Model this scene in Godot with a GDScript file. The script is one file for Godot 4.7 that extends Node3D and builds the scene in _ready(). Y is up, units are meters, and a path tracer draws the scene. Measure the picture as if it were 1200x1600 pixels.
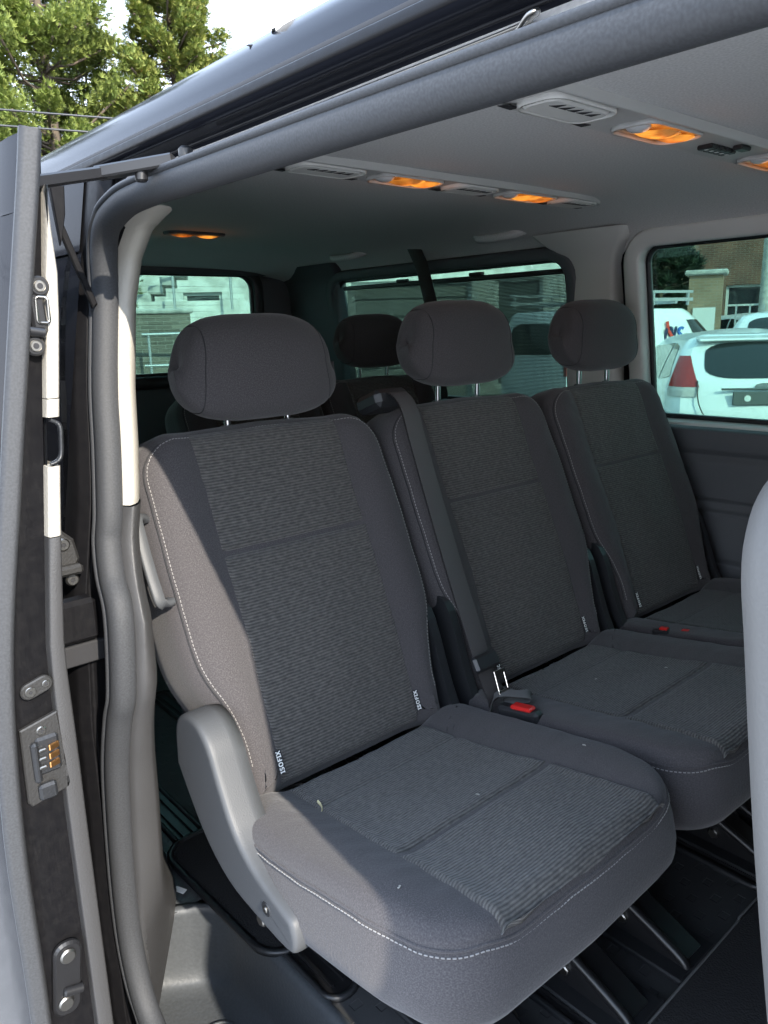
extends Node3D
# A passenger van with its sliding door open, seen from the kerb into the second seat row.
# x runs across the van (door side to far side), y up, z towards the van's front; metres.

var rng := RandomNumberGenerator.new()
var mat := {}
var taken := {}

class MB:
	var v := PackedVector3Array()
	var uv := PackedVector2Array()
	var grp := PackedInt32Array()
	var idx := PackedInt32Array()
	var g := 0
	func add(p: Vector3, t: Vector2, group: int) -> int:
		v.append(p); uv.append(t); grp.append(group)
		return v.size() - 1
	func orient(from: int, out: Vector3) -> void:
		var s := 0.0
		for k in range(from, idx.size(), 3):
			var a := v[idx[k]]; var b := v[idx[k + 1]]; var c := v[idx[k + 2]]
			s += (c - a).cross(b - a).dot((a + b + c) / 3.0 - out)
		if s < 0:
			for k in range(from, idx.size(), 3):
				var q := idx[k + 1]; idx[k + 1] = idx[k + 2]; idx[k + 2] = q
	func rows(pts: Array, uvs: Array, close: bool, out) -> void:
		# pts: array of equally long rows of points
		g += 1
		var from := idx.size()
		var n: int = pts[0].size()
		var first := v.size()
		for r in pts.size():
			for k in n: add(pts[r][k], uvs[r][k], g)
			if close: add(pts[r][0], uvs[r][n - 1] * 2.0 - uvs[r][n - 2], g)
		var w := n + (1 if close else 0)
		for r in pts.size() - 1:
			for k in w - 1:
				var a := first + r * w + k
				for q in [a, a + 1, a + w + 1, a, a + w + 1, a + w]: idx.append(q)
		if out != null: orient(from, out)
	func grid(nu: int, nv: int, f: Callable, out = null, size := Vector2.ONE) -> void:
		var pts := []; var uvs := []
		for j in nv + 1:
			var row := PackedVector3Array(); var tr := PackedVector2Array()
			for i in nu + 1:
				row.append(f.call(float(i) / nu, float(j) / nv)); tr.append(Vector2(float(i) / nu, float(j) / nv) * size)
			pts.append(row); uvs.append(tr)
		rows(pts, uvs, false, out)
	func quad(a: Vector3, b: Vector3, c: Vector3, d: Vector3, out = null) -> void:
		g += 1
		var from := idx.size()
		var w := (b - a).length(); var h := (d - a).length()
		var n := add(a, Vector2(0, 0), g)
		add(b, Vector2(w, 0), g); add(c, Vector2(w, h), g); add(d, Vector2(0, h), g)
		for q in [n, n + 1, n + 2, n, n + 2, n + 3]: idx.append(n + q - n)
		if out != null: orient(from, out)
	func box(c: Vector3, s: Vector3, b := Basis.IDENTITY, bev := 0.0) -> void:
		# a box with chamfered edges when bev > 0
		var h := s / 2.0
		var k := minf(bev, minf(h.x, minf(h.y, h.z)) * 0.9)
		if k <= 0.0:
			for ax in 3:
				for sg in [-1.0, 1.0]:
					var o := Vector3.ZERO; o[ax] = h[ax] * sg
					var e1 := Vector3.ZERO; e1[(ax + 1) % 3] = h[(ax + 1) % 3]
					var e2 := Vector3.ZERO; e2[(ax + 2) % 3] = h[(ax + 2) % 3]
					quad(c + b * (o - e1 - e2), c + b * (o + e1 - e2), c + b * (o + e1 + e2), c + b * (o - e1 + e2), c)
			return
		for ax in 3:
			var p1 := (ax + 1) % 3; var p2 := (ax + 2) % 3
			for sg in [-1.0, 1.0]:
				var o := Vector3.ZERO; o[ax] = h[ax] * sg
				var e1 := Vector3.ZERO; e1[p1] = h[p1] - k
				var e2 := Vector3.ZERO; e2[p2] = h[p2] - k
				quad(c + b * (o - e1 - e2), c + b * (o + e1 - e2), c + b * (o + e1 + e2), c + b * (o - e1 + e2), c)
				for s2 in [-1.0, 1.0]:      # chamfer strips along axis p2, between ax and p1
					var a0 := Vector3.ZERO; a0[ax] = h[ax] * sg; a0[p1] = (h[p1] - k) * s2
					var a1 := Vector3.ZERO; a1[ax] = (h[ax] - k) * sg; a1[p1] = h[p1] * s2
					quad(c + b * (a0 - e2), c + b * (a1 - e2), c + b * (a1 + e2), c + b * (a0 + e2), c)
		for sx in [-1.0, 1.0]:
			for sy in [-1.0, 1.0]:
				for sz in [-1.0, 1.0]:
					var q := Vector3(sx, sy, sz)
					g += 1
					var from := idx.size()
					var n := add(c + b * (q * Vector3(h.x, h.y - k, h.z - k)), Vector2.ZERO, g)
					add(c + b * (q * Vector3(h.x - k, h.y, h.z - k)), Vector2.ZERO, g); add(c + b * (q * Vector3(h.x - k, h.y - k, h.z)), Vector2.ZERO, g)
					for t in 3: idx.append(n + t)
					orient(from, c)
	func sweep(path: Array, prof: Array, ref: Vector3, closed_path := false, caps := true, closed_prof := true) -> void:
		# prof points are (along n1, along n2): n2 = tangent x ref, n1 close to ref
		var pts := []; var uvs := []
		var n := path.size()
		var per := PackedFloat32Array(); var acc := 0.0
		for k in prof.size():
			per.append(acc); acc += (prof[(k + 1) % prof.size()] - prof[k]).length()
		var along := 0.0
		var out := Vector3.ZERO
		for k in n + (1 if closed_path else 0):
			var i := k % n
			var a: Vector3 = path[(i - 1 + n) % n] if (closed_path or i > 0) else path[i]
			var c: Vector3 = path[(i + 1) % n] if (closed_path or i < n - 1) else path[i]
			var t := (c - a).normalized()
			var n2 := t.cross(ref).normalized()
			var n1 := n2.cross(t).normalized()
			var row := PackedVector3Array(); var tr := PackedVector2Array()
			for q in prof.size():
				row.append(path[i] + n1 * prof[q].x + n2 * prof[q].y); tr.append(Vector2(per[q], along))
			pts.append(row); uvs.append(tr)
			if k < n - 1: along += (path[k + 1] - path[k]).length()
		var from := idx.size()
		rows(pts, uvs, closed_prof, null)
		# outward: compare with the path itself
		if closed_prof:
			var s := 0.0
			for k in range(from, idx.size(), 3):
				var a := v[idx[k]]; var b := v[idx[k + 1]]; var c := v[idx[k + 2]]
				var near: Vector3 = path[0]; var best := 1e9
				var m := (a + b + c) / 3.0
				if (k / 3) % 7 == 0:
					for p in path:
						var d: float = m.distance_squared_to(p)
						if d < best: best = d; near = p
					s += (c - a).cross(b - a).dot(m - near)
			if s < 0:
				for k in range(from, idx.size(), 3):
					var q := idx[k + 1]; idx[k + 1] = idx[k + 2]; idx[k + 2] = q
			if caps and not closed_path:
				for e in [0, pts.size() - 1]:
					g += 1
					var f2 := idx.size()
					var c := Vector3.ZERO
					for p in pts[e]: c += p
					c /= pts[e].size()
					var o := add(c, Vector2.ZERO, g)
					for q in prof.size(): add(pts[e][q], prof[q], g)
					for q in prof.size():
						for z in [o, o + 1 + q, o + 1 + (q + 1) % prof.size()]: idx.append(z)
					orient(f2, path[1] if e == 0 else path[n - 2])
	func tube(path: Array, r: float, sides := 8, ref := Vector3(0.123, 0.456, 0.88)) -> void:
		var prof := []
		for k in sides: prof.append(Vector2(cos(TAU * k / sides), sin(TAU * k / sides)) * r)
		sweep(path, prof, ref)
	func cyl(a: Vector3, b: Vector3, r: float, sides := 16, bev := 0.0, r2 := -1.0) -> void:
		var ax := (b - a).normalized()
		var u := ax.cross(Vector3(0.31, 0.72, 0.62)).normalized()
		var w := ax.cross(u)
		var rr := r if r2 < 0 else r2
		var rings := [[a, 0.0], [a, r - bev], [a + ax * bev, r], [b - ax * bev, rr], [b, rr - bev], [b, 0.0]]
		for k in rings.size() - 1:
			if rings[k][0] == rings[k + 1][0] and rings[k][1] == rings[k + 1][1]: continue
			var pts := []; var uvs := []
			for e in 2:
				var row := PackedVector3Array(); var tr := PackedVector2Array()
				for q in sides + 1:
					var t := TAU * q / sides
					row.append(rings[k + e][0] + (u * cos(t) + w * sin(t)) * rings[k + e][1]); tr.append(Vector2(t * r, e * 0.1))
				pts.append(row); uvs.append(tr)
			rows(pts, uvs, false, (a + b) / 2.0)
	func plate(poly: PackedVector2Array, xf: Transform3D, depth: float, bev := 0.0) -> void:
		# polygon in xf's xy plane, thick along its z from 0 to depth, chamfered on the far face
		var p := poly
		if Geometry2D.is_polygon_clockwise(p): p.reverse()
		var n := p.size()
		var inset := PackedVector2Array()
		for k in n:
			var a := (p[k] - p[(k - 1 + n) % n]).normalized(); var c := (p[(k + 1) % n] - p[k]).normalized()
			var nn := Vector2(-a.y - c.y, a.x + c.x)
			var m := nn.normalized()
			inset.append(p[k] + m * bev / maxf(0.4, m.dot(Vector2(-a.y, a.x))))
		var tri := Geometry2D.triangulate_polygon(inset if bev > 0 else p)
		for side in 2:
			g += 1
			var from := v.size(); var f2 := idx.size()
			for k in n:
				var q := inset[k] if (side == 1 and bev > 0) else p[k]
				add(xf * Vector3(q.x, q.y, depth if side == 1 else 0.0), q, g)
			for t in tri: idx.append(from + t)
			orient(f2, xf * Vector3(p[0].x, p[0].y, depth * 0.5) )
			# the caps face along z
			var want := xf.basis * Vector3(0, 0, (1.0 if side == 1 else -1.0) * signf(depth))
			if idx.size() > f2:
				var sum := Vector3.ZERO
				for k in range(f2, idx.size(), 3):
					sum += (v[idx[k + 2]] - v[idx[k]]).cross(v[idx[k + 1]] - v[idx[k]])
				if sum.dot(want) < 0:
					for k in range(f2, idx.size(), 3):
						var q := idx[k + 1]; idx[k + 1] = idx[k + 2]; idx[k + 2] = q
		var run := 0.0
		for k in n:
			var a := p[k]; var c := p[(k + 1) % n]; var ai := inset[k]; var ci := inset[(k + 1) % n]
			var sg := signf(depth)
			var mid := xf * Vector3((a.x + c.x) / 2 - (c.y - a.y), (a.y + c.y) / 2 + (c.x - a.x), depth / 2)
			quad(xf * Vector3(a.x, a.y, 0), xf * Vector3(c.x, c.y, 0), xf * Vector3(c.x, c.y, depth - bev * sg), xf * Vector3(a.x, a.y, depth - bev * sg), mid)
			if bev > 0: quad(xf * Vector3(a.x, a.y, depth - bev * sg), xf * Vector3(c.x, c.y, depth - bev * sg), xf * Vector3(ci.x, ci.y, depth), xf * Vector3(ai.x, ai.y, depth), mid)
			run += a.distance_to(c)
	func pillow(outline: PackedVector2Array, height: Callable, spine: Array, sides: Array, to3: Callable, mid: Vector3, reach := 0.05) -> void:
		# a cushion over an outline: inner rings from the spine, rings near the edge, then the side wall and a closed back
		var n := outline.size()
		var nor := PackedVector2Array()
		for k in n:
			var t := (outline[(k + 1) % n] - outline[(k - 1 + n) % n]).normalized()
			nor.append(Vector2(-t.y, t.x))
		var cen := Vector2.ZERO
		for p in outline: cen += p
		cen /= n
		if nor[0].dot(cen - outline[0]) < 0:
			for k in n: nor[k] = -nor[k]
		var pts := []; var uvs := []
		var ins := [0.05, 0.036, 0.026, 0.018, 0.012, 0.007, 0.003, 0.001, 0.0]
		for s in [1.0, 0.85, 0.68, 0.5, 0.34, 0.2, 0.09]:
			var row := PackedVector3Array(); var tr := PackedVector2Array()
			for k in n:
				var o := outline[k] + nor[k] * reach
				var c := Geometry2D.get_closest_point_to_segment(o, spine[0], spine[1])
				var q := o.lerp(c, s)
				row.append(to3.call(q.x, q.y, height.call(q.x, q.y, 1.0))); tr.append(q)
			pts.append(row); uvs.append(tr)
		for e0 in ins:
			var e: float = e0 * reach / 0.05
			var row := PackedVector3Array(); var tr := PackedVector2Array()
			for k in n:
				var q: Vector2 = outline[k] + nor[k] * e
				row.append(to3.call(q.x, q.y, height.call(q.x, q.y, e))); tr.append(q)
			pts.append(row); uvs.append(tr)
		var last := 0.0
		for sd in sides:
			var row := PackedVector3Array(); var tr := PackedVector2Array()
			for k in n:
				var q: Vector2 = outline[k] - nor[k] * sd.x
				row.append(to3.call(q.x, q.y, sd.y)); tr.append(outline[k] - nor[k] * (-sd.y))
			pts.append(row); uvs.append(tr)
			last = sd.y
		var row := PackedVector3Array(); var tr := PackedVector2Array()
		for k in n:
			row.append(to3.call(cen.x, cen.y, last)); tr.append(cen)
		pts.append(row); uvs.append(tr)
		rows(pts, uvs, true, mid)
	func mesh() -> ArrayMesh:
		var acc := {}
		var nr := PackedVector3Array(); nr.resize(v.size())
		var key := []
		key.resize(v.size())
		for k in v.size():
			var p := v[k]
			key[k] = Vector4i(roundi(p.x * 20000), roundi(p.y * 20000), roundi(p.z * 20000), grp[k])
		for k in range(0, idx.size(), 3):
			var a := v[idx[k]]; var b := v[idx[k + 1]]; var c := v[idx[k + 2]]
			var m := (c - a).cross(b - a)
			for e in 3:
				var q = key[idx[k + e]]
				acc[q] = acc.get(q, Vector3.ZERO) + m
		for k in v.size():
			var m: Vector3 = acc.get(key[k], Vector3.UP)
			nr[k] = m.normalized() if m.length() > 0 else Vector3.UP
		var arr := []
		arr.resize(Mesh.ARRAY_MAX)
		arr[Mesh.ARRAY_VERTEX] = v; arr[Mesh.ARRAY_NORMAL] = nr; arr[Mesh.ARRAY_TEX_UV] = uv; arr[Mesh.ARRAY_INDEX] = idx
		var am := ArrayMesh.new()
		am.add_surface_from_arrays(Mesh.PRIMITIVE_TRIANGLES, arr)
		return am

func V(x: float, y: float, z: float) -> Vector3: return Vector3(x, y, z)

func numbered(called: String) -> String:
	var n: int = taken.get(called, 0)
	taken[called] = n + 1
	return called if n == 0 else "%s_%03d" % [called, n]

func thing(called: String, label: String, category: String, at := Vector3.ZERO, turn := 0.0, group := "") -> Node3D:
	var o := Node3D.new()
	o.name = numbered(called); add_child(o)
	o.position = at; o.rotation.y = turn
	o.set_meta("label", label); o.set_meta("category", category)
	if group: o.set_meta("group", group)
	return o

func part(called: String, mb: MB, m: Material, parent: Node, label := "") -> MeshInstance3D:
	var o := MeshInstance3D.new()
	o.name = called
	o.mesh = mb.mesh(); o.material_override = m
	if parent == self: o.name = numbered(called)
	parent.add_child(o, true)
	if label: o.set_meta("label", label)
	return o

func structure(called: String, mb: MB, m: Material) -> MeshInstance3D:
	var o := part(called, mb, m, self)
	o.set_meta("kind", "structure")
	return o

func lettering(txt: String, size: float, m: Material, parent: Node, xf: Transform3D, font := "Droid Sans", bold := true) -> MeshInstance3D:
	var t := TextMesh.new()
	var f := SystemFont.new()
	f.font_names = PackedStringArray([font]); f.font_weight = 700 if bold else 400
	t.font = f; t.text = txt; t.font_size = 64; t.pixel_size = size / 64.0; t.depth = size * 0.06
	t.material = m
	var o := MeshInstance3D.new()
	o.name = "lettering"; o.mesh = t; o.transform = xf
	parent.add_child(o, true)
	return o

func rrect(w: float, h: float, r: float, n := 5, c := Vector2.ZERO) -> PackedVector2Array:
	var p := PackedVector2Array()
	for q in 4:
		var cc := Vector2(w / 2 - r, h / 2 - r) * Vector2([1, -1, -1, 1][q], [1, 1, -1, -1][q])
		for k in n + 1:
			var a := PI / 2 * (q + float(k) / n)
			p.append(c + cc + Vector2(cos(a), sin(a)) * r)
	return p

func smooth(p: Array, per := 6) -> Array:
	# Catmull-Rom through points (Vector2 or Vector3)
	var o := []
	for k in p.size() - 1:
		var a = p[maxi(k - 1, 0)]; var b = p[k]; var c = p[k + 1]; var d = p[mini(k + 2, p.size() - 1)]
		for q in per: o.append(b.cubic_interpolate(c, a, d, float(q) / per))
	o.append(p[p.size() - 1])
	return o

func table(y: float, ys: Array, xs: Array) -> float:
	if y <= ys[0]: return xs[0]
	for k in ys.size() - 1:
		if y <= ys[k + 1]:
			var t: float = (y - ys[k]) / (ys[k + 1] - ys[k])
			return lerpf(xs[k], xs[k + 1], t)
	return xs[xs.size() - 1]

func skin(y: float) -> float:      # the near side's outer skin
	return table(y, [0.25, 0.6, 1.1, 1.3, 1.56, 1.77, 1.86, 1.92], [0.055, 0.03, 0.035, 0.05, 0.095, 0.135, 0.152, 0.175])

func jamb_z(y: float) -> float:    # the rear edge of the door opening
	return table(y, [0.5, 0.66, 0.73, 0.82, 0.934, 1.05, 1.135, 1.18, 1.285, 1.33, 1.375, 1.416, 1.5, 1.58, 1.69, 1.752, 1.787, 1.80, 1.806], [-0.09, -0.1, -0.115, -0.117, -0.108, -0.09, -0.068, -0.05, -0.05, -0.08, -0.1, -0.102, -0.12, -0.143, -0.162, -0.153, -0.125, -0.09, -0.07])

# ---------------------------------------------------------------- materials
func lin(r: float, g: float, b: float, a := 1.0) -> Color:
	var c := Color(r, g, b).linear_to_srgb(); c.a = a
	return c

func plain(called: String, c: Color, rough := 0.6, metal := 0.0) -> StandardMaterial3D:
	var m := StandardMaterial3D.new()
	m.resource_name = called; m.albedo_color = c; m.roughness = rough; m.metallic = metal
	mat[called] = m
	return m

func noise_tex(freq: float, ramp: Array, size := 512, octaves := 4, seed_ := 1, kind := FastNoiseLite.TYPE_SIMPLEX_SMOOTH) -> ImageTexture:
	# seamless noise looked up in a ramp of [position, linear grey or colour]
	var n := FastNoiseLite.new()
	n.seed = seed_; n.frequency = freq; n.fractal_octaves = octaves; n.noise_type = kind
	var im := n.get_seamless_image(size, size)
	var gr := Gradient.new()
	gr.offsets = PackedFloat32Array(); gr.colors = PackedColorArray()
	for r in ramp: gr.add_point(r[0], r[1] if r[1] is Color else Color(r[1], r[1], r[1]))
	while gr.get_point_count() > ramp.size(): gr.remove_point(0)
	var out := Image.create(size, size, false, Image.FORMAT_RGB8)
	for y in size:
		for x in size: out.set_pixel(x, y, gr.sample(im.get_pixel(x, y).r))
	return ImageTexture.create_from_image(out)

func tri(m: StandardMaterial3D, scale: float) -> void:
	m.uv1_triplanar = true; m.uv1_world_triplanar = false; m.uv1_scale = Vector3.ONE * scale

func bump(m: StandardMaterial3D, t: Texture2D, cm: float) -> void:
	m.heightmap_enabled = true; m.heightmap_texture = t; m.heightmap_scale = cm

func make_materials() -> void:
	var fine := noise_tex(0.11, [[0.0, 0.0], [1.0, 1.0]], 256, 3, 3)
	var soft := noise_tex(0.012, [[0.0, 0.0], [1.0, 1.0]], 256, 3, 9)
	# plain seat cloth: dark heather
	var c := plain("seat_cloth", Color.WHITE, 0.95)
	c.albedo_texture = noise_tex(0.16, [[0.25, lin(0.030, 0.027, 0.029)], [0.55, lin(0.048, 0.044, 0.046)], [0.8, lin(0.080, 0.074, 0.074)]], 512, 4, 5)
	tri(c, 5.0); bump(c, fine, 0.05)
	c.rim_enabled = true; c.rim = 0.26; c.rim_tint = 0.5
	# ribbed seat cloth: rows of short raised waves
	var s := 1024
	var hi := Image.create(s, s, false, Image.FORMAT_RGB8)
	var al := Image.create(s, s, false, Image.FORMAT_RGB8)
	var nz := FastNoiseLite.new(); nz.frequency = 0.05; nz.seed = 4
	var nz2 := FastNoiseLite.new(); nz2.frequency = 0.35; nz2.seed = 8
	var nz3 := FastNoiseLite.new(); nz3.frequency = 0.012; nz3.seed = 15; nz3.fractal_octaves = 4
	for y in s:
		for x in s:
			var row := y / 32.0
			var k := floori(row)
			var shift := 0.5 if k % 2 == 0 else 0.0
			var wav := sin(TAU * (x / 128.0 + shift)) * 0.04
			var f := fposmod(row + wav, 1.0)
			var ridge := pow(clampf(1.0 - absf(f - 0.5) * 2.0, 0.0, 1.0), 0.6)
			var br := 0.88 + 0.12 * sin(TAU * (x / 64.0 + shift))
			var h := ridge * br
			var yarn := 0.5 + 0.5 * sin(TAU * (x / 8.0 + k * 0.5))
			h = h * (0.85 + 0.15 * yarn)
			hi.set_pixel(x, y, Color(h, h, h))
			var worn := 0.24 * nz3.get_noise_2d(x, y)
			var t := clampf(0.72 * ridge + 0.42 * nz2.get_noise_2d(x, y) + worn, 0.0, 1.0)
			al.set_pixel(x, y, lin(0.022, 0.021, 0.0205).lerp(lin(0.150, 0.141, 0.126), t))
	var rib := plain("ribbed_cloth", Color.WHITE, 0.95)
	rib.albedo_texture = ImageTexture.create_from_image(al)
	rib.uv1_scale = Vector3(6.4, 6.4, 1.0)
	bump(rib, ImageTexture.create_from_image(hi), 0.16)
	rib.rim_enabled = true; rib.rim = 0.25; rib.rim_tint = 0.5
	plain("stitch", lin(0.24, 0.23, 0.22), 0.9)
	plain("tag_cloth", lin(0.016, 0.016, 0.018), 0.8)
	plain("white_print", lin(0.75, 0.75, 0.73), 0.7)
	# plastics
	var p := plain("grey_plastic", lin(0.052, 0.055, 0.059), 0.55)
	tri(p, 14.0); bump(p, fine, 0.02)
	p = plain("black_plastic", lin(0.016, 0.017, 0.019), 0.42)
	tri(p, 8.0); bump(p, fine, 0.02)
	p = plain("dark_plastic", lin(0.020, 0.0195, 0.019), 0.5)
	tri(p, 9.0); bump(p, fine, 0.03)
	p = plain("step_plastic", lin(0.062, 0.067, 0.072), 0.42)
	p.albedo_texture = noise_tex(0.12, [[0.3, lin(0.84, 0.84, 0.84)], [0.7, Color.WHITE]], 256, 5, 21)
	tri(p, 4.0); bump(p, fine, 0.04)
	p = plain("pillar_plastic", lin(0.036, 0.0355, 0.036), 0.55)
	tri(p, 14.0); bump(p, fine, 0.025)
	p = plain("panel_plastic", lin(0.08, 0.086, 0.094), 0.6)
	tri(p, 9.0); bump(p, fine, 0.05)
	p = plain("cream_trim", lin(0.35, 0.328, 0.285), 0.65)
	tri(p, 6.0); bump(p, fine, 0.05)
	p = plain("light_plastic", lin(0.63, 0.62, 0.59), 0.55)
	tri(p, 9.0); bump(p, fine, 0.02)
	p = plain("console_plastic", lin(0.47, 0.465, 0.45), 0.5)
	tri(p, 9.0); bump(p, fine, 0.02)
	p = plain("headliner", lin(0.63, 0.62, 0.61), 0.95)
	p.albedo_texture = noise_tex(0.2, [[0.2, Color(0.9, 0.9, 0.9)], [0.8, Color.WHITE]], 256, 3, 22)
	tri(p, 4.0); bump(p, fine, 0.02)
	p = plain("front_seat_cloth", lin(0.12, 0.117, 0.112), 0.9)
	tri(p, 8.0); bump(p, fine, 0.04)
	# rubber
	p = plain("seal_rubber", lin(0.038, 0.040, 0.044), 0.7)
	p.albedo_texture = noise_tex(0.2, [[0.2, Color(0.78, 0.78, 0.78)], [0.8, Color.WHITE]], 256, 4, 23)
	tri(p, 6.0)
	p = plain("floor_rubber", Color.WHITE, 0.55)
	var fl := Image.create(256, 256, false, Image.FORMAT_RGB8)
	var fb := Image.create(256, 256, false, Image.FORMAT_RGB8)
	for y in 256:
		for x in 256:
			var cx := posmod(x + (64 if (y / 64) % 2 == 1 else 0), 128); var cy := y % 64
			var pit := 1.0 if (cx > 44 and cx < 84 and cy > 16 and cy < 48) else 0.0
			var gr := 0.5 + 0.5 * nz2.get_noise_2d(x * 1.7, y * 1.7)
			var v := lerpf(0.7 + 0.3 * gr, 0.1, pit)
			fb.set_pixel(x, y, Color(v, v, v))
			fl.set_pixel(x, y, lin(0.032, 0.033, 0.035).lerp(lin(0.06, 0.061, 0.063), gr))
	p.albedo_texture = ImageTexture.create_from_image(fl)
	tri(p, 8.0); bump(p, ImageTexture.create_from_image(fb), 0.2)
	p = plain("carpet", Color.WHITE, 1.0)
	p.albedo_texture = noise_tex(0.3, [[0.2, lin(0.008, 0.008, 0.009)], [0.85, lin(0.022, 0.022, 0.024)]], 256, 3, 24)
	tri(p, 7.0); bump(p, fine, 0.12)
	# paint
	p = plain("black_paint", lin(0.010, 0.011, 0.015), 0.16)
	p.metallic_specular = 0.06
	p.clearcoat_enabled = true; p.clearcoat = 0.09; p.clearcoat_roughness = 0.05
	# black paint under road dust: grains and run marks
	var n1 := FastNoiseLite.new(); n1.seed = 31; n1.frequency = 0.06; n1.fractal_octaves = 5
	var n2 := FastNoiseLite.new(); n2.seed = 32; n2.frequency = 0.4
	var im := Image.create(512, 512, false, Image.FORMAT_RGB8)
	var rr := Image.create(512, 512, false, Image.FORMAT_RGB8)
	for y in 512:
		for x in 512:
			var streak := n1.get_noise_2d(x * 5.0, y * 0.2)
			var speck := n2.get_noise_2d(x * 1.9, y * 1.9)
			var d := clampf(0.40 + 0.14 * streak + 0.42 * speck + 0.16 * n1.get_noise_2d(x * 0.5 + 900, y * 0.5), 0.0, 1.0)
			im.set_pixel(x, y, lin(0.004, 0.004, 0.005).lerp(lin(0.036, 0.033, 0.029), pow(d, 2.2)))
			var r := 0.35 + 0.5 * d
			rr.set_pixel(x, y, Color(r, r, r))
	p = plain("dusty_paint", Color.WHITE, 1.0)
	p.albedo_texture = ImageTexture.create_from_image(im)
	p.roughness_texture = ImageTexture.create_from_image(rr)
	p.metallic_specular = 0.25
	tri(p, 4.0)
	plain("bare_metal", lin(0.28, 0.27, 0.25), 0.35, 1.0)
	plain("chrome", lin(0.72, 0.72, 0.72), 0.09, 1.0)
	plain("copper", lin(0.72, 0.36, 0.13), 0.3, 1.0)
	plain("black_metal", lin(0.011, 0.011, 0.012), 0.36, 0.0)
	p = plain("belt", lin(0.062, 0.056, 0.056), 0.6)
	var bt := Image.create(64, 64, false, Image.FORMAT_RGB8)
	for y in 64:
		for x in 64:
			var q := 0.5 + 0.5 * sin(TAU * (x / 8.0 + y / 16.0))
			bt.set_pixel(x, y, Color(q, q, q))
	p.uv1_scale = Vector3(40, 40, 1); bump(p, ImageTexture.create_from_image(bt), 0.04)
	plain("belt_grey", lin(0.12, 0.12, 0.12), 0.7)
	plain("red_plastic", lin(0.55, 0.02, 0.018), 0.3)
	p = plain("window_glass", lin(0.150, 0.285, 0.235, 0.02), 0.0)
	p.refraction_enabled = true; p.refraction_scale = 0.05
	p.transparency = BaseMaterial3D.TRANSPARENCY_ALPHA
	p = plain("clear_pane", Color(0.9, 0.95, 0.93, 0.06), 0.02)
	p.transparency = BaseMaterial3D.TRANSPARENCY_ALPHA
	p = plain("dark_glass", lin(0.012, 0.016, 0.016), 0.03)
	p = plain("lamp_glow", lin(0.7, 0.4, 0.12), 0.25)
	p.emission_enabled = true; p.emission = Color(1.0, 0.66, 0.28); p.emission_energy_multiplier = 0.17; p.emission_operator = BaseMaterial3D.EMISSION_OP_MULTIPLY
	p.emission_texture = noise_tex(0.02, [[0.32, Color(0.22, 0.16, 0.1)], [0.52, Color(0.6, 0.45, 0.3)], [0.72, Color(1.0, 1.0, 0.9)]], 128, 2, 42)
	p.albedo_texture = noise_tex(0.02, [[0.3, Color(0.45, 0.45, 0.45)], [0.7, Color.WHITE]], 128, 3, 41)
	tri(p, 6.0)
	p = plain("lamp_reflector", lin(0.6, 0.45, 0.25), 0.2, 0.8)
	plain("lens_clear", lin(0.6, 0.6, 0.6), 0.12)
	plain("lint", lin(0.34, 0.33, 0.30), 0.95)
	plain("dry_straw", lin(0.55, 0.5, 0.3), 0.8)

# ---------------------------------------------------------------- seats
var wr := FastNoiseLite.new()
var back_line := PackedVector2Array()
var cush_line := PackedVector2Array()

func resample(p: Array, step: float) -> PackedVector2Array:
	var o := PackedVector2Array()
	var left := 0.0
	for k in p.size():
		var a: Vector2 = p[k]; var b: Vector2 = p[(k + 1) % p.size()]
		var l := a.distance_to(b)
		while left < l:
			o.append(a.lerp(b, left / l)); left += step
		left -= l
	return o

func arc(c: Vector2, r: float, a0: float, a1: float, n := 7) -> Array:
	var o := []
	for k in n + 1:
		var a := deg_to_rad(lerpf(a0, a1, float(k) / n))
		o.append(c + Vector2(cos(a), sin(a)) * r)
	return o

func mirrored(half: Array) -> Array:
	var o := half.duplicate()
	for k in range(half.size() - 1, -1, -1):
		if absf(half[k].x) > 0.001: o.append(Vector2(-half[k].x, half[k].y))
	return o

func inside_by(line: PackedVector2Array, u: float, w: float) -> float:
	var p := Vector2(u, w); var best := 9.0
	for k in line.size():
		best = minf(best, Geometry2D.get_closest_point_to_segment(p, line[k], line[(k + 1) % line.size()]).distance_squared_to(p))
	return sqrt(best)

func round_off(e: float, r: float) -> float:
	return 0.0 if e >= r else r - sqrt(maxf(0.0, r * r - (r - e) * (r - e)))

func back_height(u: float, w: float, e: float) -> float:
	var a := absf(u)
	var h := 0.020 * smoothstep(0.13, 0.185, a) * (1.0 - 0.35 * smoothstep(0.4, 0.58, w))
	h += 0.012 * exp(-pow((w - 0.2) / 0.14, 2.0)) * (1.0 - a * 2.0)
	h -= 0.006 * smoothstep(0.2, 0.248, a)
	h += 0.0030 * wr.get_noise_2d(u * 55.0, w * 40.0) + 0.0009 * wr.get_noise_2d(u * 230.0, w * 150.0)
	h += 0.0011 * sin(w * 190.0 + 3.0 * wr.get_noise_2d(w * 60.0, 5.0)) * exp(-pow((a - 0.160) / 0.014, 2.0))
	return h - round_off(e, 0.042)

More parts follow.
